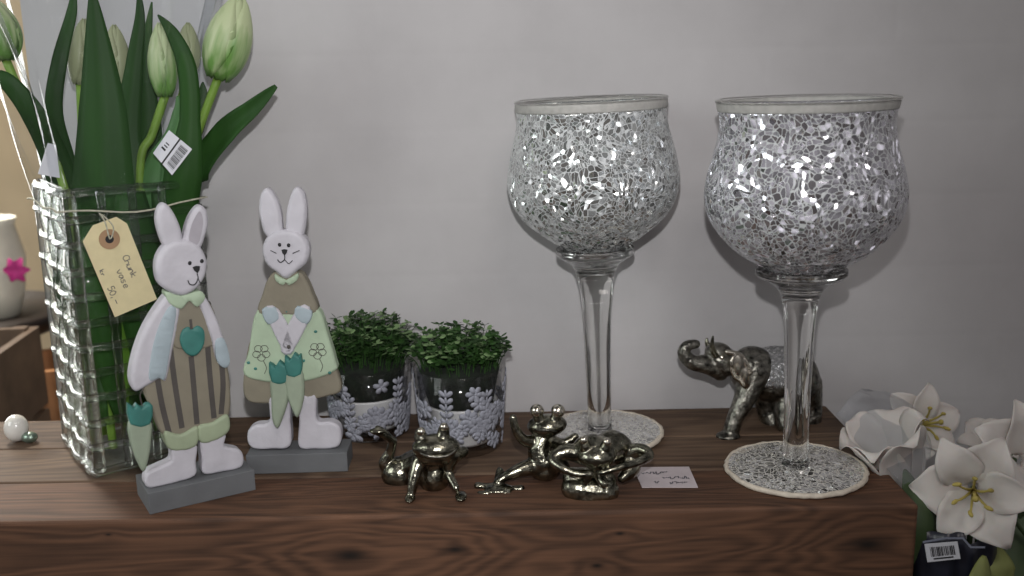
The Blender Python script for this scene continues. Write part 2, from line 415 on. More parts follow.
# ------------------------------------------------------------------ setting
WY = 0.914; FZ = -0.45
m_wall, nt, b = newmat('painted_brick_wall'); L = nt.links
tc = N(nt, 'ShaderNodeTexCoord'); mp = N(nt, 'ShaderNodeMapping'); mp.inputs['Rotation'].default_value = (PI/2, 0, 0)
L.new(tc.outputs['Object'], mp.inputs['Vector'])
br = N(nt, 'ShaderNodeTexBrick'); br.inputs['Scale'].default_value = 1.0; br.inputs['Brick Width'].default_value = 0.23; br.inputs['Row Height'].default_value = 0.067
br.inputs['Mortar Size'].default_value = 0.006; br.inputs['Mortar Smooth'].default_value = 1.0
br.inputs['Color1'].default_value = (1, 1, 1, 1); br.inputs['Color2'].default_value = (.9, .9, .9, 1); br.inputs['Mortar'].default_value = (0, 0, 0, 1)
L.new(mp.outputs[0], br.inputs['Vector'])
nz = N(nt, 'ShaderNodeTexNoise'); nz.inputs['Scale'].default_value = 14; nz.inputs['Detail'].default_value = 7; nz.inputs['Roughness'].default_value = .6
L.new(tc.outputs['Object'], nz.inputs['Vector'])
rp = N(nt, 'ShaderNodeValToRGB'); rp.color_ramp.elements[0].position = .3; rp.color_ramp.elements[1].position = .75
rp.color_ramp.elements[0].color = srgb(180, 178, 178); rp.color_ramp.elements[1].color = srgb(189, 187, 187)
L.new(nz.outputs['Fac'], rp.inputs['Fac']); L.new(rp.outputs[0], b.inputs['Base Color'])
ad = N(nt, 'ShaderNodeMath', operation='MULTIPLY_ADD'); ad.inputs[1].default_value = 0.5
L.new(br.outputs['Color'], ad.inputs[0]); L.new(nz.outputs['Fac'], ad.inputs[2])
bp = N(nt, 'ShaderNodeBump'); bp.inputs['Strength'].default_value = .08; bp.inputs['Distance'].default_value = .004
L.new(ad.outputs[0], bp.inputs['Height']); L.new(bp.outputs[0], b.inputs['Normal'])
b.inputs['Roughness'].default_value = .75; b.inputs['Specular IOR Level'].default_value = .25
WX0 = P(44, 200, WY).x
structure('wall_back', box(BM(), ((WX0+1.6)/2, WY+0.06, 0.35), (1.6-WX0, 0.12, 1.6)), m_wall)
m_beige = mat('beige_plaster', srgb(206, 190, 160), 0.85, var=.05, vscale=8, bump=.1)
structure('wall_far', box(BM(), (-1.2, 2.65, 0.35), (2.6, 0.1, 1.6)), m_beige)
m_floor = mat('dark_stone_floor', srgb(70, 58, 50), 0.7, var=.2, vscale=12, bump=.2)
structure('floor', box(BM(), (-0.3, 0.9, FZ-0.02), (4.4, 4.4, 0.04)), m_floor)

# ------------------------------------------------------------------ timber bench
yF = G(505, 513).y; yB = WY-0.003
xR = G(916, 501).x; xL = -0.95; TH = 0.088
dk = srgb(50, 36, 28); lt = srgb(112, 91, 73)
bench = thing('timber_bench', (0, (yF+yB)/2, FZ), 'rough brown timber bench of thick planks carrying all the ornaments, against the grey wall', 'bench')
nb = 3; wd = (yB-yF)/nb
# knots on the long front edge
fk = []
for (kx, ky, kr, kh) in ((597, 566, .007, 1.4), (350, 556, .020, 3.4), (620, 534, .005, .8), (108, 535, .0035, .5), (868, 545, .020, 3.0), (455, 550, .013, 1.8)):
    p = P(kx, ky, yF); fk.append((p.x, p.z-FZ, kr, kh))
kb = []
for i in range(nb):
    y0 = yF+i*wd
    mw = woodmat('bench_timber', dk, srgb(112, 80, 60) if i == 0 else lt, seed=i*3.1+.4, knots=fk if i == 0 else (), scale=1.0 if i == 0 else .8)
    bm = box(BM(), ((xL+xR)/2, y0+wd/2, -TH/2), (xR-xL, wd-0.0012, TH))
    o = obj('plank', bm, mw, bench, smooth=False)
    mod(o, 'BEVEL', width=.002 if i else .003, segments=3)
m_leg = woodmat('bench_leg_timber', dk, lt, seed=9, scale=1.0)
for lx in (xL+.06, xR-.09):
    for ly in (yF+.05, yB-.05):
        o = obj('leg', box(BM(), (lx, ly, (FZ-TH)/2), (.07, .07, -TH-FZ)), m_leg, bench, smooth=False); mod(o, 'BEVEL', width=.003)

# ------------------------------------------------------------------ goblets
m_glass = glassmat('clear_glass', (0.98, 0.98, 0.97, 1))
m_rim = mat('pale_grout', srgb(172, 171, 166), .6, var=.08, vscale=200, bump=.3)
m_cream = mat('cream_grout', srgb(204, 194, 178), .8, var=.08, vscale=200, bump=.4)
AX = 512
def zat(D, y):
    return P(AX, y, D).z
def rat(D, y, rpx):
    z = zat(D, y); return rpx*(D*math.cos(PITCH)+(H-z)*math.sin(PITCH))/F
def goblet(foot, rim_y, prof, stem, foot_px, label, cells, tilt, mseed, tint):
    global AX
    base = G(*foot); D = base.y; AX = foot[0]+(4 if foot[0] > 700 else 0)
    t = thing('mosaic_goblet', base, label, 'goblet', 'tall silver mosaic goblets')
    t.rotation_euler = (0, math.radians(tilt), 0)
    mm = mosaicmat('silver_mosaic', cells, (0.52, 0.54, 0.54, 1), mseed, tint, width=.055)
    pf = [(rat(D, y, r*.972), zat(D, y)) for y, r in prof]          # top to bottom
    # the grout band below the rim is its own part
    out = catmull([(r, z, 0) for r, z in pf], 8)
    out = [(p[0], p[1]) for p in out]
    zb = zat(D, rim_y+11)
    bowl = [p for p in out if p[1] <= zb]
    band = [p for p in out if p[1] >= zb]; band.append(bowl[0])
    th = .0025
    def shell(q): return q + [(max(r-th, .001), z) for r, z in reversed(q)]
    bm = BM(); q = bowl
    inner = [(max(r-th, .001), z) for r, z in reversed(q)]; inner[0] = (inner[0][0], q[-1][1]+th)
    lathe(bm, [(0, q[-1][1])] + list(reversed(q)) + [(max(r-th, .001), z if z > q[-1][1]+th else q[-1][1]+th) for r, z in q] + [(0, q[-1][1]+th)], seg=96)
    obj('bowl', bm, mm, t, world=False)
    bm = BM(); lathe(bm, shell([(r+.0004, z) for r, z in band]), seg=96, closed=True)
    obj('rim_band', bm, m_rim, t, world=False)
    r0, z0 = band[0]
    bm = BM(); lathe(bm, [(r0+.0012, z0-.001), (r0+.0014, z0+.001), (r0, z0+.0016), (r0-.0018, z0+.0015), (r0-.0024, z0+.0005), (r0-.002, z0-.001)], seg=96, closed=True)
    obj('glass_lip', bm, m_glass, t, world=False)
    # hollow stem with collar: outer profile down, inner profile up
    sp = [(rat(D, y, r), zat(D, y)) for y, r in stem]
    so = [(p[0], p[1]) for p in catmull([(r, z, 0) for r, z in sp], 6)]
    so = [(r, max(z, .0068)) for r, z in so]
    zc = q[-1][1]-.0004
    so = [(r, min(z, zc)) for r, z in so]
    wall_ = .0035
    inn = [(max(r-wall_, .0012), max(z, .0078)) for r, z in so if z < zc-.006]
    bm = BM(); lathe(bm, [(0, so[0][1])] + so + [(0, so[-1][1])], seg=48)
    if len(inn) > 3: lathe(bm, [(0, inn[0][1])] + inn + [(0, inn[-1][1])], seg=32)
    # inner cavity must face inwards
    o = obj('stem', bm, m_glass, t, world=False)
    R = rat(D, foot[1], foot_px)
    mf = mosaicmat('silver_foot_mosaic', 300, (0.62, 0.60, 0.55, 1), mseed+3, (.8, .8, .8, 1), width=.07, spread=.9)
    bm = BM(); lathe(bm, [(0, .0055), (R*.3, .0062), (R*.8, .0050), (R-.003, .0042)], seg=80)
    lathe(bm, [(R-.003, .0042), (R-.003, .002), (0, .002)], seg=80)
    obj('foot', bm, mf, t, world=False)
    bm = BM(); q = []
    for i in range(9):
        a = PI*(-.5+i/8); q.append((R-.0025+.0025*math.cos(a), .0026+.0022*math.sin(a)))
    q = [(0, .0004)] + q + [(R-.0035, .0041), (R-.0035, .0022), (0, .0020)]
    lathe(bm, q, seg=80)
    for v in bm.verts:
        n = noise.noise(v.co*160)*.0016
        rr = Vector((v.co.x, v.co.y, 0))
        if rr.length > R*.93: v.co += rr.normalized()*n
    obj('foot_edge', bm, m_cream, t, world=False)
    return t
gr = goblet((795, 471), 97, [(99.5, 91), (104, 90.5), (116, 88), (130, 88), (150, 92), (172, 98), (192, 101), (212, 98), (232, 86), (250, 68), (260, 52), (266, 42), (268, 36)],
       [(267, 44), (270, 45), (275, 44), (280, 35), (285, 27), (292, 21), (305, 17), (330, 15), (370, 13.5), (410, 12.5), (440, 12.5), (452, 12.5), (462, 12.8), (467, 13.2)],
       69.5, 'larger silver cracked-mirror goblet in front of the elephant, nearer the right end of bench', 265, -0.75, 1.3, (.84, .83, .90, 1))
gl = goblet((600, 435), 97, [(99.5, 77.5), (104, 78), (116, 77), (130, 79), (150, 84), (172, 88), (186, 88), (204, 82), (220, 70), (234, 52), (242, 40), (247, 32)],
       [(245, 38), (249, 39), (254, 38), (259, 31), (264, 24), (272, 20), (286, 17), (310, 14.5), (350, 13), (390, 12), (412, 12), (420, 12), (428, 12.2), (432, 12.5)],
       63, 'smaller silver cracked-mirror goblet standing behind the frogs, left of the other goblet', 280, -1.5, 5.2, (.86, .90, .89, 1))

# ------------------------------------------------------------------ vase
m_vglass = ribglass('vase_glass', .5, .03); m_vshell = thinmat('vase_panel_glass', tint=(.98, 1, .98, 1), gloss=.03, rough=.04, bump=.4, bscale=60)
VA = math.radians(35); W = 0.107
fc = G(93, 481)                                  # its nearest bottom corner
ux = Vector((math.cos(VA), math.sin(VA), 0)); uy = Vector((-math.sin(VA), math.cos(VA), 0))
vc = fc + ux*W/2 + uy*W/2; VH = 0.238
vase = thing('glass_vase', vc, 'tall square clear glass vase with a raised woven grid, tied with string, holding tulips', 'vase', rz=VA)
def vloc(x, y, z): return Vector((x, y, z))
hw = W/2
bm = BM()
# open box shell
def ring(h, z, r=.010):
    out = []
    for (cx, cy, a0) in ((h-r, h-r, 0), (-h+r, h-r, 90), (-h+r, -h+r, 180), (h-r, -h+r, 270)):
        for i in range(4):
            a = math.radians(a0+30*i); out.append(bm.verts.new((cx+r*math.cos(a), cy+r*math.sin(a), z)))
    return out
hi_ = hw-.004; t_ = .0022
rg = [ring(hi_, .003), ring(hi_, VH), ring(hi_-t_, VH, .008), ring(hi_-t_, .010, .008)]
for a, b_ in zip(rg, rg[1:]):
    for k in range(16): bm.faces.new((a[k], a[(k+1) % 16], b_[(k+1) % 16], b_[k]))
bm.faces.new(rg[0][::-1]); bm.faces.new(rg[-1])
obj('vase_body', bm, m_vshell, vase, world=False)
NV = 5; NH = 11
bm = BM()
def wob(s): return random.uniform(-s, s)
for f in range(4):
    M = Matrix.Rotation(f*PI/2, 4, 'Z')
    for i in range(NV):
        x = -hw+.006+(W-.012)*i/(NV-1)
        if i == NV-1: continue
        pts = []
        for j in range(NH*4+1):
            z = .006+(VH-.010)*j/(NH*4)
            off = .0016*math.cos(j*PI/4*1.0+(PI if i % 2 else 0))
            if i == 0: pts.append(M @ Vector((x+.001, -hw+.003, z)))
            else: pts.append(M @ Vector((x+wob(.0004), -hw+.0012+off*.6, z)))
        tube(bm, pts, .0034 if i else .0050, 8)
obj('upright_ribs', bm, m_vglass, vase, world=False)
bm = BM()
for j in range(NH+1):
    z = .006+(VH-.010)*j/NH
    pts = []
    for f in range(4):
        M = Matrix.Rotation(f*PI/2, 4, 'Z')
        for i in range((NV-1)*4):
            x = -hw+.004+(W-.008)*i/((NV-1)*4)
            off = -.0012*math.cos(i*PI/4+(PI if j % 2 else 0))
            pts.append(M @ Vector((x, -hw+.0012+off, z+wob(.0005))))
    seg = 8; rings = []
    n = len(pts)
    for i in range(n):
        t = (pts[(i+1) % n]-pts[i-1]).normalized(); s = Vector((0, 0, 1)); b_ = t.cross(s)
        rings.append([bm.verts.new(pts[i]+(s*math.cos(2*PI*k/seg)+b_*math.sin(2*PI*k/seg))*.0036) for k in range(seg)])
    for i in range(n):
        a, c = rings[i], rings[(i+1) % n]
        for k in range(seg): bm.faces.new((a[k], a[(k+1) % seg], c[(k+1) % seg], c[k]))
obj('cross_ribs', bm, m_vglass, vase, world=False)

# string and tag
m_string = mat('pale_string', srgb(170, 168, 150), .9, var=.15, vscale=400)
vpl = Plane(fc - uy*.0075, VA)
u0, z0 = vpl.uv(66, 212)
zs = z0
bm = BM(); pts = []
for (cx, cy) in ((-1, -1), (1, -1), (1, 1), (-1, 1)):
    pts.append((cx, cy))
path = []
for i in range(4):
    a, b_ = pts[i], pts[(i+1) % 4]
    for k in range(10):
        q = ((a[0]+(b_[0]-a[0])*k/10)*(hw+.0045), (a[1]+(b_[1]-a[1])*k/10)*(hw+.0045))
        v = vc + ux*q[0] + uy*q[1]
        dz = .0015*math.sin(k*.9+i*2)-(.004*math.sin(PI*k/10) if i == 0 else 0)
        path.append(Vector((v.x, v.y, zs+dz)))
path.append(path[0].copy())
tube(bm, path, .0008, 6)
p = lambda x, y, d=.004: (lambda uvz: Vector((*(vpl.o+vpl.ux*uvz[0]+vpl.n*d).xy, uvz[1])))(vpl.uv(x, y))
tube(bm, [p(99, 213, .001), p(104, 222), p(108, 238, .006), p(112, 226), p(101, 214, .001)], .0006, 6, smooth=4)
o = rebase(obj('tie_string', bm, m_string), path[0]); tag(o, 'thin pale string tied round the glass vase, holding the paper price tag', 'string')
m_tag = mat('cream_card', srgb(214, 202, 160), .85, var=.04, vscale=90, bump=.1)
tg = thing('price_tag', p(114, 317), 'cream paper tag with handwritten price hanging on the square glass vase', 'price tag')
obj('card', plate(vpl, [(82, 241), (92, 225), (115.5, 216.5), (126, 223), (156, 298.5), (114, 316.5)], -.0030, -.0022, 0, 0), m_tag, tg, smooth=False)
m_eye = mat('brown_card_washer', srgb(158, 128, 98), .8, var=.1)
bm = BM()
C0 = p(108.3, 238.6, .0033); r_o, r_i = .0079, .0030
def ringdisc(bm, c, ro, ri, n_, ex, ez, seg=28, th=.0006):
    a = [[bm.verts.new(c+(ex*math.cos(2*PI*k/seg)+ez*math.sin(2*PI*k/seg))*r+n_*d) for k in range(seg)] for r, d in ((ro, 0), (ro, th), (ri, th), (ri, 0))]
    for x, y in zip(a, a[1:]):
        for k in range(seg): bm.faces.new((x[k], x[(k+1) % seg], y[(k+1) % seg], y[k]))
ringdisc(bm, C0, r_o, r_i, vpl.n, vpl.ux, Vector((0, 0, 1)))
obj('eyelet', bm, m_eye, tg, smooth=False)['label'] = 'brown reinforcing ring around the hole'
m_black = mat('black_paint', srgb(22, 22, 24), .6, var=.1)
bm = BM(); ringdisc(bm, C0+vpl.n*.0001, r_i+.0002, .0001, vpl.n, vpl.ux, Vector((0, 0, 1)))
obj('hole', bm, m_black, tg, smooth=False)
GL = {'C': [[(.8, .85), (.5, 1), (.15, .75), (.1, .3), (.4, 0), (.85, .15)]],
      'h': [[(.1, 1), (.12, 0), (.15, .4), (.5, .55), (.75, .4), (.8, 0)]],
      'u': [[(.1, .55), (.15, .1), (.45, 0), (.7, .2), (.75, .55), (.8, 0)]],
      'n': [[(.1, .55), (.12, 0), (.2, .45), (.6, .55), (.75, 0)]],
      'k': [[(.1, 1), (.12, 0)], [(.7, .6), (.15, .3), (.75, 0)]],
      'v': [[(.05, .55), (.4, 0), (.75, .6)]],
      'a': [[(.7, .5), (.3, .55), (.1, .2), (.4, 0), (.7, .5), (.75, 0)]],
      's': [[(.7, .5), (.3, .55), (.2, .35), (.6, .2), (.5, 0), (.1, .05)]],
      'e': [[(.1, .25), (.7, .35), (.5, .58), (.15, .35), (.3, 0), (.75, .1)]],
      'r': [[(.15, .55), (.2, 0), (.25, .4), (.7, .55)]],
      '5': [[(.75, 1), (.25, 1), (.2, .6), (.6, .6), (.75, .3), (.4, 0), (.1, .1)]],
      '0': [[(.45, 1), (.1, .6), (.2, .1), (.55, 0), (.8, .5), (.45, 1)]],
      ',': [[(.3, .15), (.2, -.2)]], '-': [[(.0, .35), (.8, .35)]], ' ': [], '.': [[(.3, .05), (.4, 0)]]}
def write(bm, text, o, ex, ey, n_, s, wdt, adv=.85):
    x = 0
    for ch in text:
        for st in GL.get(ch, []):
            q = catmull([(a, b, 0) for a, b in st], 4) if len(st) > 2 else [Vector((a, b, 0)) for a, b in st]
            ribbon(bm, [o+ex*((v.x+x)*s)+ey*(v.y*s*1.1) for v in q], wdt, n_)
        x += adv
m_ink = mat('grey_ink', srgb(86, 86, 92), .7, var=.2)
ex = (p(150, 290)-p(122, 228)).normalized(); ey = vpl.n.cross(ex).normalized(); ey = -ey if ey.x < 0 else ey
nn = vpl.n
bm = BM()
for txt, (x, y), s in (('Chunk', (121, 256), .0045), ('vase', (115, 270), .0048), ('kr', (98, 270), .0032), ('50,-', (106, 287), .0045)):
    write(bm, txt, p(x, y, .0034), ex, ey, nn, s, .0006)
obj('handwriting', bm, m_ink, tg, smooth=False)

# ------------------------------------------------------------------ tulips
m_leafd = mat('dark_tulip_leaf', srgb(34, 66, 24), .55, var=.25, vscale=30, stretch=(1, 1, .1), spec=.2)
m_leafl = mat('green_tulip_leaf', srgb(70, 110, 62), .5, var=.2, vscale=30, stretch=(1, 1, .1), spec=.35)
m_leafi = mat('fresh_green_leaf', srgb(92, 132, 44), .5, var=.3, vscale=30, stretch=(1, 1, .1), spec=.3)
m_stem = mat('tulip_stem', srgb(112, 146, 54), .5, var=.2, vscale=30)
def petalmat():
    m, nt, b = newmat('tulip_petal'); L = nt.links
    tc = N(nt, 'ShaderNodeTexCoord'); sp = N(nt, 'ShaderNodeSeparateXYZ'); L.new(tc.outputs['Object'], sp.inputs[0])
    nz = N(nt, 'ShaderNodeTexNoise'); nz.inputs['Scale'].default_value = 60
    mp = N(nt, 'ShaderNodeMapping'); mp.inputs['Scale'].default_value = (3, 3, .3); L.new(tc.outputs['Object'], mp.inputs[0]); L.new(mp.outputs[0], nz.inputs['Vector'])
    ad = N(nt, 'ShaderNodeMath', operation='MULTIPLY_ADD'); ad.inputs[1].default_value = 11; L.new(sp.outputs['Z'], ad.inputs[0]); L.new(nz.outputs['Fac'], ad.inputs[2])
    rp = N(nt, 'ShaderNodeValToRGB'); e = rp.color_ramp.elements; e[0].position = .52; e[0].color = srgb(98, 140, 66); e[1].position = 1.15 if False else 1.0; e[1].color = srgb(178, 190, 148)
    L.new(ad.outputs[0], rp.inputs['Fac']); L.new(rp.outputs[0], b.inputs['Base Color']); b.inputs['Roughness'].default_value = .5
    return m
m_petal = petalmat()
m_petal_pale = mat('pale_petal', srgb(150, 156, 122), .5, var=.08, vscale=20)
YV = vc.y
FLOORV = vc + Vector((0, 0, .012))
def infoot(dx, dy): v = FLOORV+ux*dx+uy*dy; return v
def bud(parent, base, tip, wid, m_, name='flower_head'):
    """closed tulip: three outer and three inner petals, on its own axis"""
    ax = (tip-base); Ln = ax.length; q = ax.to_track_quat('Z', 'Y')
    fh = bpy.data.objects.new(name, None); COL.objects.link(fh); fh.parent = parent
    fh.location = base-parent.location; fh.rotation_mode = 'QUATERNION'; fh.rotation_quaternion = q; fh.empty_display_size = .005
    for i in range(6):
        bm = BM(); a0 = i*PI/3+.4; rr = 1.0 if i % 2 == 0 else .9
        rows = []
        for j in range(11):
            t = j/10; rad = wid/2*rr*(math.sin(PI*min(t*.86+.10, 1))**.7)*(1-.25*t)
            if t > .99: rad = wid*.05
            spread = 1.15*(math.sin(PI*(t*.93+.04))**.6) + .05
            rows.append([bm.verts.new((rad*math.cos(a0+s*spread)*(1-.06*abs(s)), rad*math.sin(a0+s*spread)*(1-.06*abs(s)), Ln*(t-.02*abs(s)))) for s in (-1, -.66, -.33, 0, .33, .66, 1)])
        for a, c in zip(rows, rows[1:]):
            for k_ in range(6): bm.faces.new((a[k_], a[k_+1], c[k_+1], c[k_]))
        o = obj('petal', bm, m_, fh, world=False); mod(o, 'SOLIDIFY', thickness=.0008)
    return fh
def leaf(parent, pts, wd_, m_, side, n=6, fold=.3):
    pth = catmull([(*q,) for q in pts], n); ws = []
    for i in range(len(wd_)-1):
        for k in range(n): ws.append(wd_[i]+(wd_[i+1]-wd_[i])*k/n)
    ws.append(wd_[-1])
    bm = BM(); blade(bm, pth, ws, side, fold)
    o = obj('leaf', bm, m_, parent); mod(o, 'SOLIDIFY', thickness=.0006); return o
SX = Vector((1, .15, 0)); GT = 'tulips in the glass vase'
def tulip(label, base, tip, wid, stem_pts, leaves, m_=None):
    root = stem_pts[0]
    t = thing('tulip', root, label, 'tulip', GT)
    bm = BM(); tube(bm, list(stem_pts)+[base], .0036, 8, smooth=5); obj('stem', bm, m_stem, t)
    if wid: bud(t, base, tip, wid, m_ or m_petal)
    for lf in leaves: leaf(t, *lf)
    return t
Y = YV
tulip('pale green tulip bud cut off by the left edge of the photo', P(6, 60, Y-.02), P(-6, -2, Y-.02), .036,
      [infoot(-.028, -.02), infoot(-.03, -.015)+Vector((0, 0, .12)), P(58, 168, Y-.015), P(28, 110, Y-.02)],
      [([infoot(-.034, -.03)+Vector((0, 0, .03)), P(78, 260, Y-.005), P(60, 172, Y-.01), P(36, 118, Y-.03), P(8, 82, Y-.04), P(-14, 72, Y-.04)], [.006, .02, .024, .02, .014, .002], m_leafd, SX)])
tulip('white-green tulip behind, just left of the broad dark leaf', P(80, 84, Y+.02), P(84, 18, Y+.02), .026,
      [infoot(-.025, .02), infoot(-.025, .02)+Vector((0, 0, .12)), P(84, 172, Y+.02)],
      [([infoot(-.03, .01)+Vector((0, 0, .05)), P(76, 240, Y), P(66, 168, Y), P(54, 112, Y-.01), P(60, 60, Y-.01), P(72, 12, Y), P(74, -14, Y)], [.008, .02, .018, .014, .012, .008, .001], m_leafd, SX)], m_petal_pale)
tulip('tulip hidden behind the broadest upright dark leaf', P(118, 88, Y+.01), P(114, 24, Y+.01), .026,
      [infoot(-.005, .0), infoot(-.003, .0)+Vector((0, 0, .12)), P(118, 172, Y+.012)],
      [([infoot(-.008, -.028)+Vector((0, 0, .02)), P(106, 300, Y-.022), P(104, 190, Y-.028), P(103, 110, Y-.03), P(98, 45, Y-.03), P(92, -12, Y-.03)], [.010, .036, .048, .036, .020, .002], m_leafd, SX),
       ([infoot(.02, -.02)+Vector((0, 0, .05)), P(150, 240, Y-.01), P(128, 150, Y), P(134, 70, Y), P(140, 20, Y), P(139, -8, Y)], [.010, .026, .024, .014, .008, .002], m_leafd, SX)], m_petal_pale)
tulip('small green tulip bud above the white barcode label', P(165, 96, Y-.01), P(159, 22, Y-.01), .027,
      [infoot(.012, -.012), infoot(.012, -.012)+Vector((0, 0, .10)), P(140, 172, Y-.012), P(152, 135, Y-.01)],
      [([infoot(.02, -.02)+Vector((0, 0, .05)), P(176, 230, Y-.015), P(184, 172, Y-.02), P(190, 120, Y-.02), P(187, 68, Y-.02), P(173, 34, Y-.02), P(158, 15, Y-.02)], [.010, .03, .030, .016, .015, .010, .001], m_leafd, SX),
       ([infoot(.01, -.01)+Vector((0, 0, .08)), P(150, 210, Y-.01), P(160, 165, Y-.01), P(176, 140, Y-.015), P(182, 112, Y-.015), P(178, 96, Y-.015)], [.008, .024, .022, .020, .014, .002], m_leafl, SX)])
tulip('largest pale green tulip, leaning right against the grey wall', P(218, 78, Y), P(241, -6, Y), .044,
      [infoot(.02, .015), infoot(.015, .015)+Vector((0, 0, .12)), P(186, 175, Y+.0), P(198, 132, Y)],
      [([infoot(.03, .01)+Vector((0, 0, .06)), P(176, 215, Y-.005), P(194, 172, Y), P(224, 132, Y-.005), P(252, 108, Y-.01), P(276, 86, Y-.01)], [.010, .022, .026, .022, .014, .003], m_leafd, Vector((.5, 0, .9))),
       ([infoot(.03, .02)+Vector((0, 0, .05)), P(168, 220, Y+.01), P(176, 160, Y+.01), P(200, 110, Y+.01), P(203, 82, Y+.01)], [.010, .028, .030, .014, .001], m_leafd, SX)])
tulip('grey-green tulip half hidden at back, between two narrow dark leaf tips', P(188, 75, Y+.03), P(188, 22, Y+.03), .024,
      [infoot(.005, .03), infoot(.005, .03)+Vector((0, 0, .12)), P(160, 172, Y+.03)],
      [([infoot(.0, .03)+Vector((0, 0, .05)), P(140, 230, Y+.02), P(148, 150, Y+.015), P(146, 60, Y+.01), P(152, 2, Y+.01)], [.010, .03, .026, .010, .001], m_leafd, SX),
       ([infoot(.0, .0)+Vector((0, 0, .02)), P(120, 330, Y), P(140, 250, Y), P(150, 190, Y)], [.004, .03, .03, .02], m_leafd, SX)], m_petal_pale)

# broad leaf blades standing down inside the vase
for (k_, dx, dy, dz, w_, top_) in ((0, -.030, -.036, .035, .034, .22), (1, .004, .034, .03, .050, .23), (2, .004, -.037, .045, .044, .23), (3, .034, -.034, .03, .036, .24), (4, .038, .01, .03, .044, .24), (5, .030, .036, .03, .050, .23), (3, .016, -.028, .020, .030, .20), (1, -.030, .020, .05, .046, .23), (0, -.016, -.028, .02, .034, .17), (4, .018, .020, .02, .044, .18), (2, -.004, -.010, .012, .026, .14)):
    tl = [o_ for o_ in bpy.data.objects if o_.name.startswith('tulip')][k_]
    b0 = infoot(dx*.7, dy*.7)+Vector((0, 0, dz-.012)); b1 = infoot(dx, dy)+Vector((0, 0, (dz+top_)/2)); b2_ = infoot(dx*.9, dy*.9)+Vector((0, 0, top_-.012))
    leaf(tl, [b0, b1, b2_], [.006, w_, w_*.5], m_leafi if top_ < .21 else m_leafd, ux)
# barcode labels
m_white = mat('white_label', srgb(206, 208, 214), .5, var=.03)
def barlabel(name, pl_, corners, label, bar, text=None, off=-.002):
    def q(s, t):
        a, b_, c, d = corners
        x = (a[0]*(1-s)+b_[0]*s)*(1-t)+(d[0]*(1-s)+c[0]*s)*t; y = (a[1]*(1-s)+b_[1]*s)*(1-t)+(d[1]*(1-s)+c[1]*s)*t
        return (x, y)
    c0 = pl_.uv(*q(.5, .5)); wp = pl_.o+pl_.ux*c0[0]
    t = thing(name, Vector((wp.x, wp.y, c0[1])), label, 'label')
    obj('paper', plate(pl_, corners, off, off+.0006, 0, 0), m_white, t, smooth=False)
    bm = BM(); s = bar[0]
    def quad(s0, s1, t0, t1):
        vs = []
        for a, b_ in ((s0, t0), (s1, t0), (s1, t1), (s0, t1)):
            u_, z_ = pl_.uv(*q(a, b_)); w_ = pl_.o+pl_.ux*u_-pl_.n*(off-.0003); vs.append(bm.verts.new((w_.x, w_.y, z_)))
        bm.faces.new(vs)
    rnd = random.Random(3)
    while s < bar[1]:
        w_ = rnd.choice((.012, .02, .032)); quad(s, min(s+w_, bar[1]), bar[2], bar[3]); s += w_+rnd.choice((.015, .022, .03))
    if text:
        for (s0, s1, t0, t1) in text: quad(s0, s1, t0, t1)
    obj('barcode', bm, m_black, t, smooth=False)
    return t
lpl = Plane(P(172, 150, Y-.035), math.radians(20))
barlabel('barcode_label', lpl, [(153, 153), (169, 130), (192, 149), (172, 175)], 'white barcode label with a dark fold line stuck among the tulip leaves', (.12, .88, .60, .92), ((.0, 1, .44, .50), (.35, .42, .12, .30), (.48, .52, .15, .3), (.58, .62, .15, .3)))
lp2 = Plane(P(50, 160, Y-.045), math.radians(40))
o = thing('sleeve_label', P(48, 176, Y-.045), 'small white slip sticking up at the left corner of the vase rim', 'label')
obj('paper', plate(lp2, [(48, 143), (56, 145), (60, 178), (38, 174)], 0, .0006, 0, 0), m_white, o, smooth=False)
# cellophane sleeve round the tulips
m_cello = thinmat('cellophane', gloss=.03, rough=.08, bump=.9, bscale=26, milky=.008)
bm = BM(); rows = []
cc = vc
for j in range(26):
    t = j/25; z = .18+.27*t; rad = .046+.058*t; row = []
    for k in range(72):
        a = 2*PI*k/72; r_ = rad*(1+.10*math.sin(7*a+3*t)+.05*math.sin(17*a-2*t)+.08*noise.noise(Vector((math.cos(a)*2, math.sin(a)*2, t*3))))
        row.append(bm.verts.new((cc.x+.005*t+r_*math.cos(a), min(cc.y+r_*math.sin(a), WY-.004), z)))
    rows.append(row)
for a, c in zip(rows, rows[1:]):
    for k in range(72): bm.faces.new((a[k], a[(k+1) % 72], c[(k+1) % 72], c[k]))
o = rebase(obj('cellophane_sleeve', bm, m_cello), (cc.x, cc.y, .18)); tag(o, 'crinkled clear cellophane sleeve around the tulips above the glass vase', 'plastic wrap')

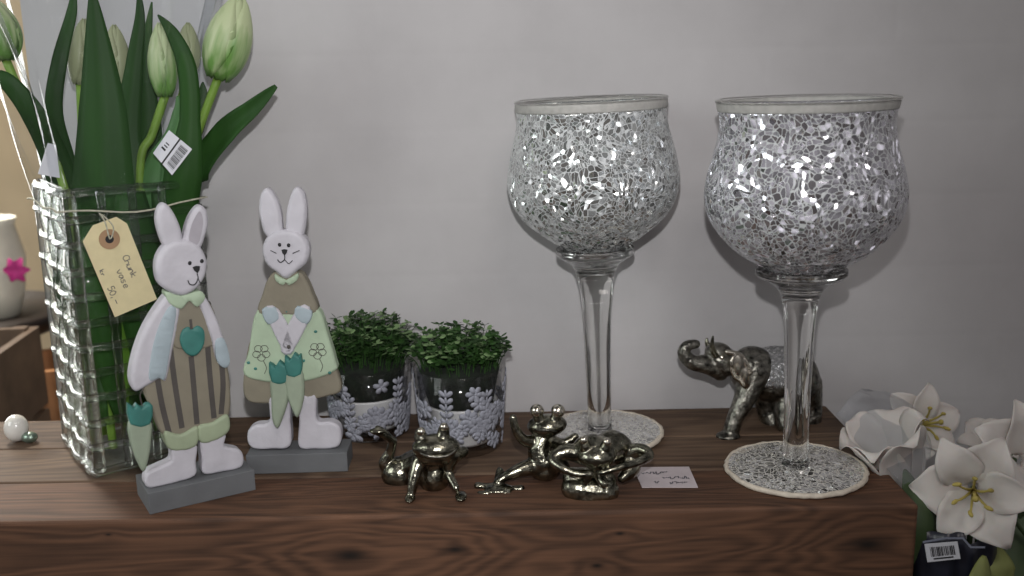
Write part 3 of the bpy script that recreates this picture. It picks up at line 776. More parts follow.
# ------------------------------------------------------------------ wooden rabbits
m_slab = mat('grey_painted_wood', srgb(96, 98, 100), .75, var=.06, vscale=40, bump=.2)
m_rw = mat('white_painted_wood', srgb(188, 186, 192), .6, var=.04, vscale=70, bump=.35, bscale=260)
m_tr = mat('taupe_paint', srgb(128, 122, 106), .7, var=.05, bump=.25)
m_stripe = mat('charcoal_stripe', srgb(74, 70, 66), .7, var=.1)
m_green = mat('mint_paint', srgb(166, 184, 158), .65, var=.05, bump=.25)
m_cuff = mat('sage_paint', srgb(150, 162, 134), .65, var=.06, bump=.25)
m_blue = mat('pale_blue_paint', srgb(158, 172, 178), .65, var=.05, bump=.25)
m_teal = mat('teal_paint', srgb(56, 116, 108), .6, var=.1, bump=.25)
m_carrot = mat('pale_carrot_paint', srgb(146, 158, 138), .65, var=.06, bump=.25)
m_dot = m_teal
def stroke(pl_, pts, wpx, y, sm=6):
    bm = BM(); q = catmull([(a, b, 0) for a, b in pts], sm) if len(pts) > 2 and sm else [Vector((a, b, 0)) for a, b in pts]
    W3 = []
    for v in q:
        u_, z_ = pl_.uv(v.x, v.y); w_ = pl_.o+pl_.ux*u_-pl_.n*y; W3.append(Vector((w_.x, w_.y, z_)))
    ribbon(bm, W3, wpx*.00078, pl_.n); return bm
def dome(pl_, x, y, rx, ry, dy, th=.002):
    u_, z_ = pl_.uv(x, y); c = pl_.o+pl_.ux*u_-pl_.n*dy; c.z = z_
    bm = BM(); ell(bm, c, (rx*.00078, th, ry*.00078), Euler((0, 0, pl_.a)), 20, 12); return bm
def face(pl_, t, head, eyes, nose, mouth, yf):
    for e_ in eyes: obj('eye', dome(pl_, *e_, 1.8, 2.0, yf, .0006), m_black, head)
    obj('nose', plate(pl_, nose, yf-.0007, yf+.0002, 0, 2), m_black, head, smooth=False)
    bm = stroke(pl_, mouth[0], 1.1, yf-.0004)
    for mo in mouth[1:]:
        b2 = stroke(pl_, mo, .8, yf-.0004); me = bpy.data.meshes.new('t'); b2.to_mesh(me); b2.free(); bm.from_mesh(me); bpy.data.meshes.remove(me)
    obj('mouth', bm, m_black, head, smooth=False)
def carrot(name_, pl_, t, top, body_, y0, lab=None):
    u_ = obj('carrot', plate(pl_, body_, y0, y0+.007, .0025, 5), m_carrot, t)
    obj('carrot_top', plate(pl_, top, y0-.0008, y0+.0075, .0015, 2), m_teal, u_)
    return u_
m_ear = mat('greyed_ear_paint', srgb(162, 158, 164), .7, var=.06)
# --- boy
a = G(150, 515); b_ = G(256, 490); ang = math.atan2((b_-a).y, (b_-a).x); ST = .0170
uxx = (b_-a).normalized(); nrm = Vector((math.sin(ang), -math.cos(ang), 0)); SD = .044
boy = thing('wooden_rabbit', (a+b_)/2-nrm*SD/2, 'wooden boy rabbit in striped taupe trousers with a single hanging carrot, on grey block', 'rabbit figurine', rz=ang)
o = obj('base', box(BM(), (a+b_)/2-nrm*SD/2+Vector((0, 0, ST/2)), ((b_-a).length, SD, ST), ang), m_slab, boy, smooth=False); mod(o, 'BEVEL', width=.0006, segments=2)
pb = Plane(a-nrm*.009, ang)
T = .010
for fp in ([(173, 446), (196, 444), (196, 462), (195, 476), (172, 484), (152, 489), (145, 484), (147, 473), (160, 466), (171, 460)],
           [(202, 434), (225, 434), (225, 446), (240, 450), (244, 460), (240, 468), (222, 472), (204, 474), (202, 460)]):
    obj('boot', plate(pb, fp, -.001, T+.002, .002, 4, zmin=ST), m_rw, boy)
tro = obj('trousers', plate(pb, [(169, 318), (200, 312), (218, 330), (227, 362), (231, 392), (228, 418), (208, 428), (200, 432), (196, 430), (190, 438), (164, 436), (152, 410), (143, 384), (150, 350)], .000, T, .002, 5), m_tr, boy)
for s_ in ([(157, 376), (162, 405), (169, 433)], [(170, 346), (175, 385), (182, 428)], [(191, 356), (194, 390), (197, 424)], [(207, 338), (210, 378), (214, 418)], [(221, 358), (223, 385), (221, 414)]):
    obj('stripe', stroke(pb, s_, 5.2, -.0003), m_stripe, tro, smooth=False)
for c_ in ([(164, 431), (180, 434), (197, 426), (197, 444), (183, 450), (168, 448)], [(198, 426), (212, 422), (227, 414), (229, 430), (215, 440), (200, 442)]):
    obj('cuff', plate(pb, c_, -.0025, T+.002, .002, 4), m_cuff, boy)
obj('sleeve', plate(pb, [(170, 292), (156, 308), (143, 330), (134, 355), (130, 378), (135, 391), (148, 385), (160, 378), (166, 380), (172, 352), (178, 322), (180, 300)], -.003, T+.003, .003, 5), m_rw, boy)
obj('sleeve_stripe', plate(pb, [(168, 306), (158, 325), (151, 350), (148, 378), (158, 377), (164, 377), (169, 350), (174, 322), (175, 308)], -.0038, -.002, .0008, 4), m_blue, boy)
obj('waistcoat', plate(pb, [(176, 300), (204, 298), (216, 318), (214, 345), (175, 348), (172, 320)], -.0012, T, .0015, 4), m_tr, boy)
obj('sleeve', plate(pb, [(200, 292), (207, 300), (216, 318), (223, 338), (229, 362), (224, 367), (216, 360), (211, 340), (204, 318), (198, 302)], -.003, T+.003, .002, 4), m_rw, boy)
obj('cuff_band', plate(pb, [(214, 340), (223, 338), (229, 360), (224, 367), (216, 360)], -.0036, T+.003, .0008, 3), m_blue, boy)
obj('collar', plate(pb, [(165, 291), (180, 295), (198, 290), (204, 297), (196, 306), (188, 300), (180, 308), (168, 302)], -.0045, T, .001, 3), m_green, boy)
hd = obj('head', plate(pb, [(181, 239), (190, 240), (199, 246), (205, 257), (206, 268), (202, 280), (193, 290), (182, 295), (170, 292), (159, 284), (155, 272), (156, 258), (162, 247), (171, 241)], -.0050, T, .0035, 5), m_rw, boy)
obj('ear', plate(pb, [(164, 246), (159, 234), (156, 220), (158, 208), (164, 203), (171, 209), (178, 222), (182, 236), (181, 246), (172, 250)], -.0030, T-.001, .0030, 5), m_rw, boy)
obj('ear', plate(pb, [(183, 245), (184, 232), (188, 219), (194, 209), (200, 205), (206, 210), (208, 222), (205, 236), (200, 248), (192, 251)], -.0030, T-.001, .0030, 5), m_rw, boy)
obj('ear_inside', plate(pb, [(188, 240), (190, 226), (195, 215), (199, 211), (202, 220), (200, 234), (196, 244)], -.0034, -.002, 0, 4), m_tr if False else m_ear, boy)
face(pb, boy, hd, ((188, 262), (200, 260)), [(190.5, 266), (198, 265), (195.5, 272)], ([(195, 272), (196, 277), (193, 283), (188, 283), (186, 279)], [(196, 277), (199, 282), (205, 281)]), -.0053)
ap = obj('apple', plate(pb, [(181, 330), (187, 326), (191, 328), (197, 325), (203, 330), (203, 343), (197, 353), (190, 355), (183, 350), (179, 340)], -.0040, -.001, .0012, 4), m_teal, boy)
obj('apple_stalk', stroke(pb, [(190, 328), (189, 318)], 2.6, -.0044), m_stripe, ap, smooth=False)
carrot('carrot', pb, boy, [(127, 403), (133, 407), (136, 403), (141, 407), (146, 403), (152, 405), (149, 424), (130, 424)], [(129, 421), (150, 421), (151, 440), (148, 460), (144, 471), (139, 466), (131, 445)], -.003)
bm = stroke(pb, [(142, 387), (139, 394), (141, 404)], 1.0, -.004)
obj('wire', bm, m_stripe, boy, smooth=False)
# --- girl
a = G(247, 474.5); b_ = G(348, 471.5); ang = math.atan2((b_-a).y, (b_-a).x); SD = .032; ST2 = .0165
nrm = Vector((math.sin(ang), -math.cos(ang), 0))
girl = thing('wooden_rabbit', (a+b_)/2-nrm*SD/2, 'wooden girl rabbit in mint flowered apron dress holding two carrots, on grey block', 'rabbit figurine', rz=ang)
o = obj('base', box(BM(), (a+b_)/2-nrm*SD/2+Vector((0, 0, ST2/2)), ((b_-a).length, SD, ST2), ang), m_slab, girl, smooth=False); mod(o, 'BEVEL', width=.0006, segments=2)
pg = Plane(a-nrm*.009, ang)
for fp in ([(269, 398), (280, 398), (290, 398), (290, 420), (290, 446), (272, 449), (255, 449), (248, 443), (248, 431), (256, 425), (266, 424), (270, 418)],
           [(299, 396), (308, 396), (316, 396), (316, 414), (319, 422), (331, 422), (340, 428), (341, 441), (335, 448), (315, 449), (299, 447), (299, 422)]):
    obj('boot', plate(pg, fp, -.001, T+.002, .002, 4, zmin=ST2), m_rw, girl)
obj('dress_hem', plate(pg, [(258, 330), (316, 328), (334, 365), (341, 390), (326, 397), (300, 402), (270, 404), (246, 400), (244, 372)], .0, T, .002, 5), m_tr, girl)
apn = obj('apron', plate(pg, [(258, 309), (288, 312), (317, 308), (328, 335), (336, 362), (336, 370), (318, 378), (292, 383), (268, 382), (244, 374), (249, 350)], -.002, T+.001, .002, 4), m_green, girl)
for (fx, fy) in ((262, 352), (318, 350)):
    for k in range(5):
        a_ = 2*PI*k/5+.3; cx, cy = fx+5*math.cos(a_), fy+5*math.sin(a_)
        obj('flower_outline', stroke(pg, [(cx+4*math.cos(q), cy+3.4*math.sin(q)) for q in [2*PI*i/6 for i in range(7)]], .7, -.0024, 2), m_stripe, apn, smooth=False)
    obj('flower_stalk', stroke(pg, [(fx+2, fy+8), (fx+5, fy+15), (fx+3, fy+21)], .7, -.0024), m_stripe, apn, smooth=False)
for (dx, dy) in ((287, 311), (316, 331), (249, 362), (256, 368), (330, 372), (304, 360)):
    obj('dot', dome(pg, dx, dy, 1.8, 1.6, -.002, .0006), m_teal, apn)
obj('bodice', plate(pg, [(268, 279), (276, 272), (299, 272), (306, 279), (312, 292), (317, 312), (288, 315), (259, 313), (263, 293)], -.0025, T+.001, .002, 4), m_tr, girl)
for p1, p2 in (([(266, 310), (279, 308), (296, 342), (286, 352)], [(263, 308), (276, 306), (281, 317), (269, 323)]),
               ([(299, 306), (312, 312), (292, 352), (281, 344)], [(298, 305), (313, 310), (308, 323), (296, 316)])):
    obj('arm', plate(pg, p1, -.0052, 0, .0015, 3), m_rw, girl)
    obj('sleeve_end', plate(pg, p2, -.0056, 0, .0012, 3), m_blue, girl)
obj('button', dome(pg, 290, 345, 2, 2, -.0054, .001), m_stripe, girl)
hd = obj('head', plate(pg, [(287, 229), (298, 231), (307, 239), (310, 250), (307, 262), (298, 270), (287, 278), (276, 271), (267, 263), (263, 251), (266, 239), (275, 231)], -.0055, T, .0035, 5), m_rw, girl)
obj('ear', plate(pg, [(265, 234), (261, 222), (259, 208), (261, 194), (267, 188), (274, 194), (280, 208), (282, 222), (282, 236), (273, 240)], -.0030, T-.001, .0030, 5), m_rw, girl)
obj('ear', plate(pg, [(287, 236), (286, 220), (288, 205), (292, 192), (297, 187), (304, 193), (307, 208), (306, 223), (303, 236), (295, 240)], -.0030, T-.001, .0030, 5), m_rw, girl)
face(pg, girl, hd, ((281, 243.5), (290, 244)), [(283, 248.5), (289, 248.5), (286, 254)], ([(286, 253), (286, 258), (282, 261), (279, 258)], [(286, 258), (290, 262), (294, 259)], [(294, 252), (301, 249)], [(278, 252), (272, 249)]), -.0058)
obj('collar', plate(pg, [(276, 273), (287, 279), (299, 272), (298, 279), (290, 284), (287, 281), (284, 284), (277, 280)], -.0052, T, .0008, 2), m_green, girl)
carrot('carrot', pg, girl, [(271, 360), (277, 364), (281, 358), (286, 362), (290, 360), (289, 379), (274, 379)], [(273, 376), (290, 376), (290, 396), (284, 416), (279, 425), (274, 416), (273, 396)], -.0095)
carrot('carrot', pg, girl, [(287, 353), (292, 357), (296, 350), (300, 353), (303, 352), (303, 371), (289, 372)], [(288, 369), (303, 368), (306, 386), (304, 402), (299, 414), (293, 404), (288, 388)], -.0105)

# ------------------------------------------------------------------ potted plants in lacy glasses
m_tglass = thinmat('tumbler_glass', tint=(.99, .99, .99, 1), gloss=.06, rough=.03, bump=.0)
m_lace = mat('frosted_lace', srgb(142, 144, 154), .8, var=.12, vscale=150, bump=.4)
m_pot = mat('white_ceramic', srgb(222, 222, 222), .4, var=.03)
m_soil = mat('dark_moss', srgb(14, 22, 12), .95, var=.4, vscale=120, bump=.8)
m_fol = mat('plant_green', srgb(40, 68, 28), .6, var=.35, vscale=60, spec=.3)
m_tip = mat('plant_tip', srgb(104, 128, 86), .6, var=.2, vscale=60, spec=.3)
def potted(foot, rt, rb, hh, label, seed, fy, wide):
    global AX
    rnd = random.Random(seed); c = G(*foot); AX = foot[0]
    t = thing('potted_plant', c, label, 'potted plant', 'green plants in lace-patterned glasses')
    bm = BM(); lathe(bm, [(0, .0), (rb-.002, 0), (rb, .002), (rt, hh), (rt-.0012, hh+.0006), (rt-.0024, hh), (rb-.0024, .006), (0, .006)], seg=56)
    glass = obj('glass_tumbler', bm, m_tglass, t, world=False)
    bm = BM(); ph = hh*.54; ri = rb-.006; ro = rb+(rt-rb)*.5-.006
    lathe(bm, [(0, .007), (ri-.002, .007), (ri, .010), (ro, ph), (ro+.001, ph+.002), (ro-.002, ph+.002), (ro-.004, ph-.006), (0, ph-.008)], seg=48)
    obj('pot', bm, m_pot, t, world=False)
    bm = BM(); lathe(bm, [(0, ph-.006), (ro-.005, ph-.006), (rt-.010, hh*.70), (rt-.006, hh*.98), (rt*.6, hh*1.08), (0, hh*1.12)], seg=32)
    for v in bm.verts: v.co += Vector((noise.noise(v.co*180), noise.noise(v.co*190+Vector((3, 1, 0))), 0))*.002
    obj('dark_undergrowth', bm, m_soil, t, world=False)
    # lace: flowers and sprigs lying on the glass
    bm = BM()
    def onglass(th, z, d=.0005):
        r = rb+(rt-rb)*z/hh+d; return Vector((r*math.cos(th), r*math.sin(th), z))
    def patch(pts):
        c_ = (sum(p_[0] for p_ in pts)/len(pts), sum(p_[1] for p_ in pts)/len(pts))
        vc_ = bm.verts.new(onglass(*c_, .0009)); vs = [bm.verts.new(onglass(*q)) for q in pts]
        for i in range(len(vs)): bm.faces.new((vc_, vs[i], vs[(i+1) % len(vs)]))
    def petal(th, z, a, Ln, wd_):
        R_ = (rb+rt)/2; ca, sa = math.cos(a), math.sin(a); pts = []
        for i in range(8):
            q = 2*PI*i/8; x = Ln/2+Ln/2*math.cos(q); y = wd_/2*math.sin(q)*(1+.25*math.cos(q))
            X = x*ca-y*sa; Z = x*sa+y*ca; pts.append((th+X/R_, min(max(z+Z, .002), hh-.001)))
        patch(pts)
    def flower(th, z, r, n_): 
        a0 = rnd.random()*6
        for i in range(n_): petal(th, z, a0+2*PI*i/n_, r, r*.62)
        petal(th-r*.1/rb, z, 0, r*.5, r*.5)
    for k in range(96):
        th = rnd.uniform(0, 2*PI); z = rnd.uniform(.006, hh*.62) if k < 88 else rnd.uniform(hh*.6, hh*.9)
        flower(th, z, rnd.uniform(.006, .010) if k < 88 else rnd.uniform(.006, .008), rnd.choice((5, 6)))
    for k in range(7):                 # upright leafy sprigs
        th = 2*PI*k/7+rnd.uniform(-.2, .2)+.9; z0_ = rnd.uniform(.01, .02); h2 = rnd.uniform(.6, .95)*hh
        z = z0_
        while z < h2:
            petal(th, z, PI/2, .007, .0022); petal(th, z, PI/2-.8, .008, .004); petal(th, z, PI/2+.8, .008, .004); z += .0062
    big = -PI/2+rnd.uniform(-.3, .3)
    o = obj('lace_pattern', bm, m_lace, t, world=False); mod(o, 'SOLIDIFY', thickness=.0004)
    # foliage: stalks with small lobed leaves
    bm = BM(); b2 = BM(); top = zat(c.y, fy)
    for k in range(230):
        a_ = rnd.random()*2*PI; rr = math.sqrt(rnd.random())
        root = Vector((rt*.75*rr*math.cos(a_), rt*.75*rr*math.sin(a_), hh*.80))
        zt = hh + (top-hh)*(1-.42*rr*rr)*rnd.uniform(.45, 1.0)
        end = Vector((wide*rr*math.cos(a_)*1.0, wide*rr*math.sin(a_)*.92, zt))
        end.x += rnd.uniform(-.004, .004)
        if c.y+end.y > WY-.012: end.y = WY-.012-c.y
        mid = (root+end)/2+Vector((0, 0, .006))
        tube(bm, [root, mid, end], [.0006, .0005, .0003], 4, smooth=2)
        dst = b2 if (rnd.random() < .34 and zt > hh+.3*(top-hh)) else bm
        for i in range(7):
            an = rnd.random()*2*PI; Ln = rnd.uniform(.004, .0075); d_ = Vector((math.cos(an), math.sin(an), rnd.uniform(-.25, .6))).normalized()
            o_ = end if i < 4 else mid.lerp(end, rnd.uniform(.2, .8))
            s_ = d_.cross(Vector((rnd.uniform(-.5, .5), rnd.uniform(-.5, .5), 1))).normalized()
            blade(dst if i < 4 else bm, [o_, o_+d_*Ln*.35, o_+d_*Ln*.75, o_+d_*Ln], [.0006, Ln*.55, Ln*.6, Ln*.1], s_, .2, 2)
    fo = obj('foliage', bm, m_fol, t, world=False); obj('foliage_tips', b2, m_tip, fo, world=False)
    return t
potted((371, 430), .0400, .0345, .064, 'small-leaved green plant in a lacy glass, standing right beside the girl rabbit', 5, 309, .046)
potted((462, 444), .0400, .0350, .072, 'small-leaved green plant in a lacy glass, the right one of two, behind the frogs', 8, 322, .042)

# ------------------------------------------------------------------ metal animals
m_silver = mat('tarnished_silver', srgb(132, 130, 116), .20, 1.0, var=.5, vscale=150, bump=.8, bscale=190)
m_silver_b = mat('bright_silver', srgb(206, 200, 186), .16, 1.0, var=.1, vscale=120)
m_dsilver = mat('antique_silver', srgb(122, 120, 112), .28, 1.0, var=.55, vscale=190, bump=1.0, bscale=300)
GF = 'small silver metal frogs'
def pt(x, y, d): return P(x, y, d)
# frog with one hind leg kicked up
Y0 = G(435, 492).y
fa = thing('metal_frog', G(432, 488), 'silver frog propped on its forelegs, one hind leg kicked up, left of the other frogs', 'frog figurine', GF)
A_ = lambda x, y, d=0: P(x, y, Y0+d)
body = organic('body', [
    ('e', A_(436, 447, .000), (.0188, .014, .0100)), ('e', A_(436, 454, .001), (.0172, .013, .0088)),
    ('e', A_(434, 474, .012), (.0135, .015, .0155)), ('t', [A_(432, 460, .012), A_(412, 468, .028), A_(394, 474, .035)], [.014, .014, .011]),
    ('t', [A_(421, 438, .000), A_(420.5, 433, .000)], [.0055, .0045]), ('t', [A_(443, 436, .000), A_(444, 429, .000)], [.0055, .0045]),
    ('t', [A_(419, 462, -.002), A_(414, 478, -.008), A_(411, 494, -.012)], [.0062, .0046, .0034]),
    ('t', [A_(455, 455, -.003), A_(449, 472, -.002), A_(456, 488, -.012)], [.0054, .0036, .0030]),
    ('e', A_(410, 498, -.014), (.0042, .008, .0024)), ('e', A_(461, 496, -.015), (.0048, .009, .0024)),
    ('t', [A_(398, 470, .03), A_(386, 464, .026), A_(390, 452, .024), A_(393, 441, .022)], [.008, .0062, .0040, .0036]),
    ('t', [A_(393, 441, .022), A_(385, 436, .018), A_(373, 432, .014)], [.0032, .0026, .0018]),
    ('t', [A_(393, 441, .022), A_(384, 431, .020), A_(377, 427, .018)], [.003, .0022, .0016]),
    ('t', [A_(456, 455, -.002), A_(463, 452, .004)], [.0056, .0046]),
    ('e', A_(400, 474, .026), (.0150, .014, .0145)), ('e', A_(378, 431, .016), (.0075, .0040, .0022)),
], m_silver, fa)
for e_ in ((421, 431.5), (444, 427)): obj('eye', ell(BM(), A_(e_[0], e_[1], -.003), .0034), m_silver_b, body)
bm = BM(); tube(bm, [A_(415, 449, -.006), A_(425, 455, -.0125), A_(437, 457, -.0135), A_(449, 455, -.012), A_(458, 448, -.006)], [.0006, .0011, .0013, .0011, .0006], 6, smooth=4)
obj('mouth', bm, m_dsilver, body)
# frog with spread arms, one leg stretched forward
Y1 = G(535, 484).y
fb = thing('metal_frog', G(530, 482), 'silver frog with round popping eyes, arms spread, one webbed foot stretched forward', 'frog figurine', GF)
B_ = lambda x, y, d=0: P(x, y, Y1+d)
body = organic('body', [
    ('e', B_(547, 425, .012), (.0160, .013, .0085), Euler((0, math.radians(-4), 0))),
    ('t', [B_(540, 421, .008), B_(537, 413, .008)], [.0048, .0042]), ('t', [B_(554, 421, .008), B_(558, 413, .008)], [.0048, .0042]),
    ('t', [B_(545, 434, .012), B_(540, 448, .010), B_(543, 462, .008)], [.0075, .0100, .0115]),
    ('e', B_(545, 468, .010), (.0135, .013, .0100)),
    ('t', [B_(535, 442, .010), B_(524, 440, .006), B_(516, 430, .004), B_(513, 418, .004)], [.006, .0045, .0036, .003]),
    ('t', [B_(550, 441, .010), B_(563, 444, .012), B_(575, 437, .014)], [.006, .0046, .0034]),
    ('t', [B_(535, 466, .006), B_(520, 470, .0), B_(503, 478, -.004), B_(497, 484, -.006)], [.0080, .0056, .0034, .0030]),
    ('t', [B_(497, 484, -.006), B_(500, 470, .006), B_(503, 480, .002)], [.003, .0028, .0024]),
    ('t', [B_(497, 486, -.006), B_(487, 487, -.005), B_(478, 486, -.004)], [.0036, .0028, .0034]),
    ('t', [B_(497, 486, -.006), B_(489, 493, -.014), B_(480, 495, -.014)], [.0036, .0028, .0034]),
    ('t', [B_(497, 486, -.006), B_(505, 494, -.014), B_(509, 496, -.015)], [.0036, .0028, .0034]),
    ('t', [B_(497, 486, -.006), B_(512, 489, -.008), B_(521, 489, -.008)], [.0036, .0028, .0034]),
    ('e', B_(499, 489, -.009), (.012, .008, .0034)),
    ('t', [B_(552, 466, .004), B_(560, 462, -.004), B_(566, 470, -.002)], [.0075, .0060, .0040]),
], m_silver, fb, voxel=.0007)
for e_ in ((537, 411), (558, 411)): obj('eye', ell(BM(), B_(e_[0], e_[1], .006), .0056), m_silver_b, body)
bm = BM(); tube(bm, [B_(531, 428, .0065), B_(538, 430, .0015), B_(547, 430, -.001), B_(556, 431, .0015), B_(564, 427, .0065)], [.0006, .001, .0012, .001, .0006], 6, smooth=4)
obj('mouth', bm, m_dsilver, body)
# frog bending over a cushion
Y2 = G(590, 500).y
fcg = thing('metal_frog', G(590, 498), 'silver frog bending low over a rounded cushion block, nearest the small price card', 'frog figurine', GF)
C_ = lambda x, y, d=0: P(x, y, Y2+d)
cu = organic('cushion', [('t', [C_(573, 488, .010), C_(590, 490, .008), C_(607, 491, .008)], [.0095, .0100, .0098]),
                         ('t', [C_(573, 478, .014), C_(590, 479, .016), C_(606, 481, .014)], [.0085, .0090, .0085]),
                         ('e', C_(590, 494, .010), (.0200, .012, .0050))], m_silver, fcg, smooth=8)
body = organic('body', [
    ('e', C_(597, 456, .006), (.0150, .012, .0090)), ('e', C_(592, 448, .014), (.0150, .015, .0100)),
    ('t', [C_(597, 456, .012), C_(612, 446, .028), C_(622, 452, .034)], [.0120, .0130, .0110]),
    ('t', [C_(585, 446, .004), C_(584, 441, .004)], [.0046, .0040]), ('t', [C_(605, 448, .002), C_(607, 443, .002)], [.0046, .0040]),
    ('t', [C_(585, 456, .012), C_(566, 452, .012), C_(553, 459, .008), C_(562, 468, -.001), C_(577, 474, -.004), C_(590, 474, -.005)], [.0075, .0066, .0048, .0034, .0027, .0024]),
    ('t', [C_(622, 456, .030), C_(640, 450, .024), C_(649, 456, .014), C_(636, 463, .002), C_(618, 468, -.004), C_(601, 473, -.006)], [.0080, .0056, .0040, .0030, .0026, .0024]),
    ('t', [C_(600, 464, .006), C_(600, 476, .002), C_(604, 484, -.004)], [.0070, .0048, .0034]),
    ('t', [C_(590, 474, -.005), C_(586, 482, -.004)], [.0032, .0026]),
    ('t', [C_(626, 458, .03), C_(632, 468, .022), C_(622, 478, .016)], [.009, .007, .004]),
], m_silver, fcg)
for e_ in ((584, 440), (607, 442)): obj('eye', ell(BM(), C_(e_[0], e_[1], .0), .0034), m_silver_b, body)
# elephant
Y3 = G(745, 430).y
el = thing('metal_elephant', G(772, 428), 'antique silver elephant with its trunk curled up, striding behind the larger goblet', 'elephant figurine')
E_ = lambda x, y, d=0: P(x, y, Y3+d)
body = organic('body', [
    ('e', E_(776, 375, .014), (.034, .022, .0245)), ('e', E_(752, 370, .008), (.021, .020, .022)), ('e', E_(796, 378, .020), (.021, .020, .024)),
    ('e', E_(723, 361, .000), (.0175, .013, .0130), Euler((0, math.radians(25), 0))),
    ('e', E_(718, 352, .000), (.012, .011, .0085)),
    ('t', [E_(716, 366, .0), E_(704, 364, -.004), E_(692, 362, -.006), E_(684, 354, -.006), E_(687, 346, -.006), E_(696, 344, -.005)], [.0110, .0085, .0070, .0060, .0050, .0040]),
    ('t', [E_(720, 372, .0), E_(708, 369, -.002), E_(698, 366, -.003)], [.0080, .005, .0030]),
    ('t', [E_(751, 380, .000), E_(744, 400, -.008), E_(735, 418, -.012), E_(731, 432, -.014)], [.0135, .0096, .0072, .0074]),
    ('e', E_(728, 436, -.016), (.0110, .0090, .0040)),
    ('t', [E_(766, 388, .024), E_(768, 410, .022), E_(772, 422, .018)], [.014, .0100, .0092]),
    ('t', [E_(794, 385, .010), E_(786, 405, .004), E_(786, 424, -.002)], [.016, .011, .0095]),
    ('t', [E_(804, 385, .024), E_(809, 405, .024), E_(810, 422, .020)], [.017, .012, .0100]),
    ('t', [E_(815, 370, .022), E_(819, 390, .022), E_(818, 408, .022)], [.0030, .0022, .0026]),
], m_dsilver, el, voxel=.0009)
bm = BM(); rows = []
o = organic('ear', [('e', E_(740, 368, -.019), (.0110, .0034, .0165), Euler((0, math.radians(-35), math.radians(35)))),
                    ('e', E_(745, 378, -.018), (.0070, .0030, .0115), Euler((0, math.radians(-20), math.radians(35)))),
                    ('t', [E_(727, 352, -.012), E_(741, 356, -.017), E_(751, 372, -.018)], [.0024, .0026, .0020])], m_silver_b, body, voxel=.0008)
for q in ([E_(716, 356, -.010), E_(712, 348, -.014), E_(713, 336, -.016)], [E_(720, 354, .010), E_(708, 345, .012), E_(707, 338, .012)]):
    obj('tusk', tube(BM(), q, [.0032, .0026, .0008], 10, smooth=5), m_silver, body)
obj('eye', ell(BM(), E_(722, 357, -.012), .0022), m_silver_b, body)
bm = BM()                               # patterned saddle cloth
for i in range(13):
    for j in range(13): pass
rows = []
cB = E_(776, 375, .014)
for i in range(21):
    u_ = -1+i/10; row = []
    for j in range(25):
        v_ = -1.75+3.5*j/24
        x = u_*.017; rz_ = math.sqrt(max(0, 1-(x/.034)**2))
        row.append(bm.verts.new(cB+Vector((x, -.0232*rz_*math.sin(v_)*1.0 if True else 0, .0255*rz_*math.cos(v_)))))
    rows.append(row)
for a, c in zip(rows, rows[1:]):
    for k in range(24): bm.faces.new((a[k], a[k+1], c[k+1], c[k]))
m_cloth = mosaicmat('embossed_silver', 420, (0.16, 0.16, 0.16, 1), 2.0, (.62, .62, .62, 1), width=.12, spread=.7)
o = obj('saddle_cloth', bm, m_cloth, body); mod(o, 'SOLIDIFY', thickness=.0012, offset=1)

# price card
q = [G(633, 467, .001), G(689, 466.5, .001), G(698, 487, .001), G(642, 487, .001)]
m_card = mat('white_card', srgb(196, 186, 188), .8, var=.04)
cdn = thing('price_card', (q[0]+q[2])/2-Vector((0, 0, .001)), 'small white handwritten price card lying flat between the frogs and the larger goblet', 'price card')
bm = BM(); lo = [bm.verts.new((v.x, v.y, .0003)) for v in q]; hi2 = [bm.verts.new((v.x, v.y, .0009)) for v in q]
bm.faces.new(lo); bm.faces.new(hi2)
for k in range(4): bm.faces.new((lo[k], lo[(k+1) % 4], hi2[(k+1) % 4], hi2[k]))
obj('card', bm, m_card, cdn, smooth=False)
bm = BM(); rnd = random.Random(11)
for (x0, x1, y_) in ((641, 668, 473.0), (662, 690, 477.5), (654, 660, 482.5), (670, 688, 482.8)):
    x = x0; pts = []
    while x < x1:
        g = G(x, y_+rnd.uniform(-1.6, 1.4), .0011); pts.append(Vector((g.x, g.y, .0011))); x += 1.0
    ribbon(bm, pts, .0011, (0, 0, 1))
obj('handwriting', bm, m_ink, cdn, smooth=False)

# ------------------------------------------------------------------ lilies beside the bench
m_lily = mat('white_lily_petal', srgb(204, 198, 192), .6, var=.04, vscale=40, bump=.15, trans=.1)
m_yel = mat('yellow_stamen', srgb(176, 160, 84), .7, var=.1)
m_brn = mat('brown_anther', srgb(120, 62, 40), .8, var=.2)
m_lf = mat('lily_leaf', srgb(66, 84, 52), .5, var=.25, vscale=25)
m_lf2 = mat('yellow_green_leaf', srgb(128, 134, 74), .55, var=.25, vscale=25)
BC = Vector((.46, .80, FZ))
bk = thing('flower_bucket', BC, 'dark bucket on the floor at the right end of the bench, holding the lilies', 'bucket')
bm = BM(); lathe(bm, [(0, 0), (.085, 0), (.105, .27), (.108, .272), (.108, .278), (.103, .278), (.082, .006), (0, .006)], seg=48)
m_bk = mat('dark_plastic', srgb(28, 30, 36), .5, var=.1)
obj('bucket_body', bm, m_bk, bk, world=False)
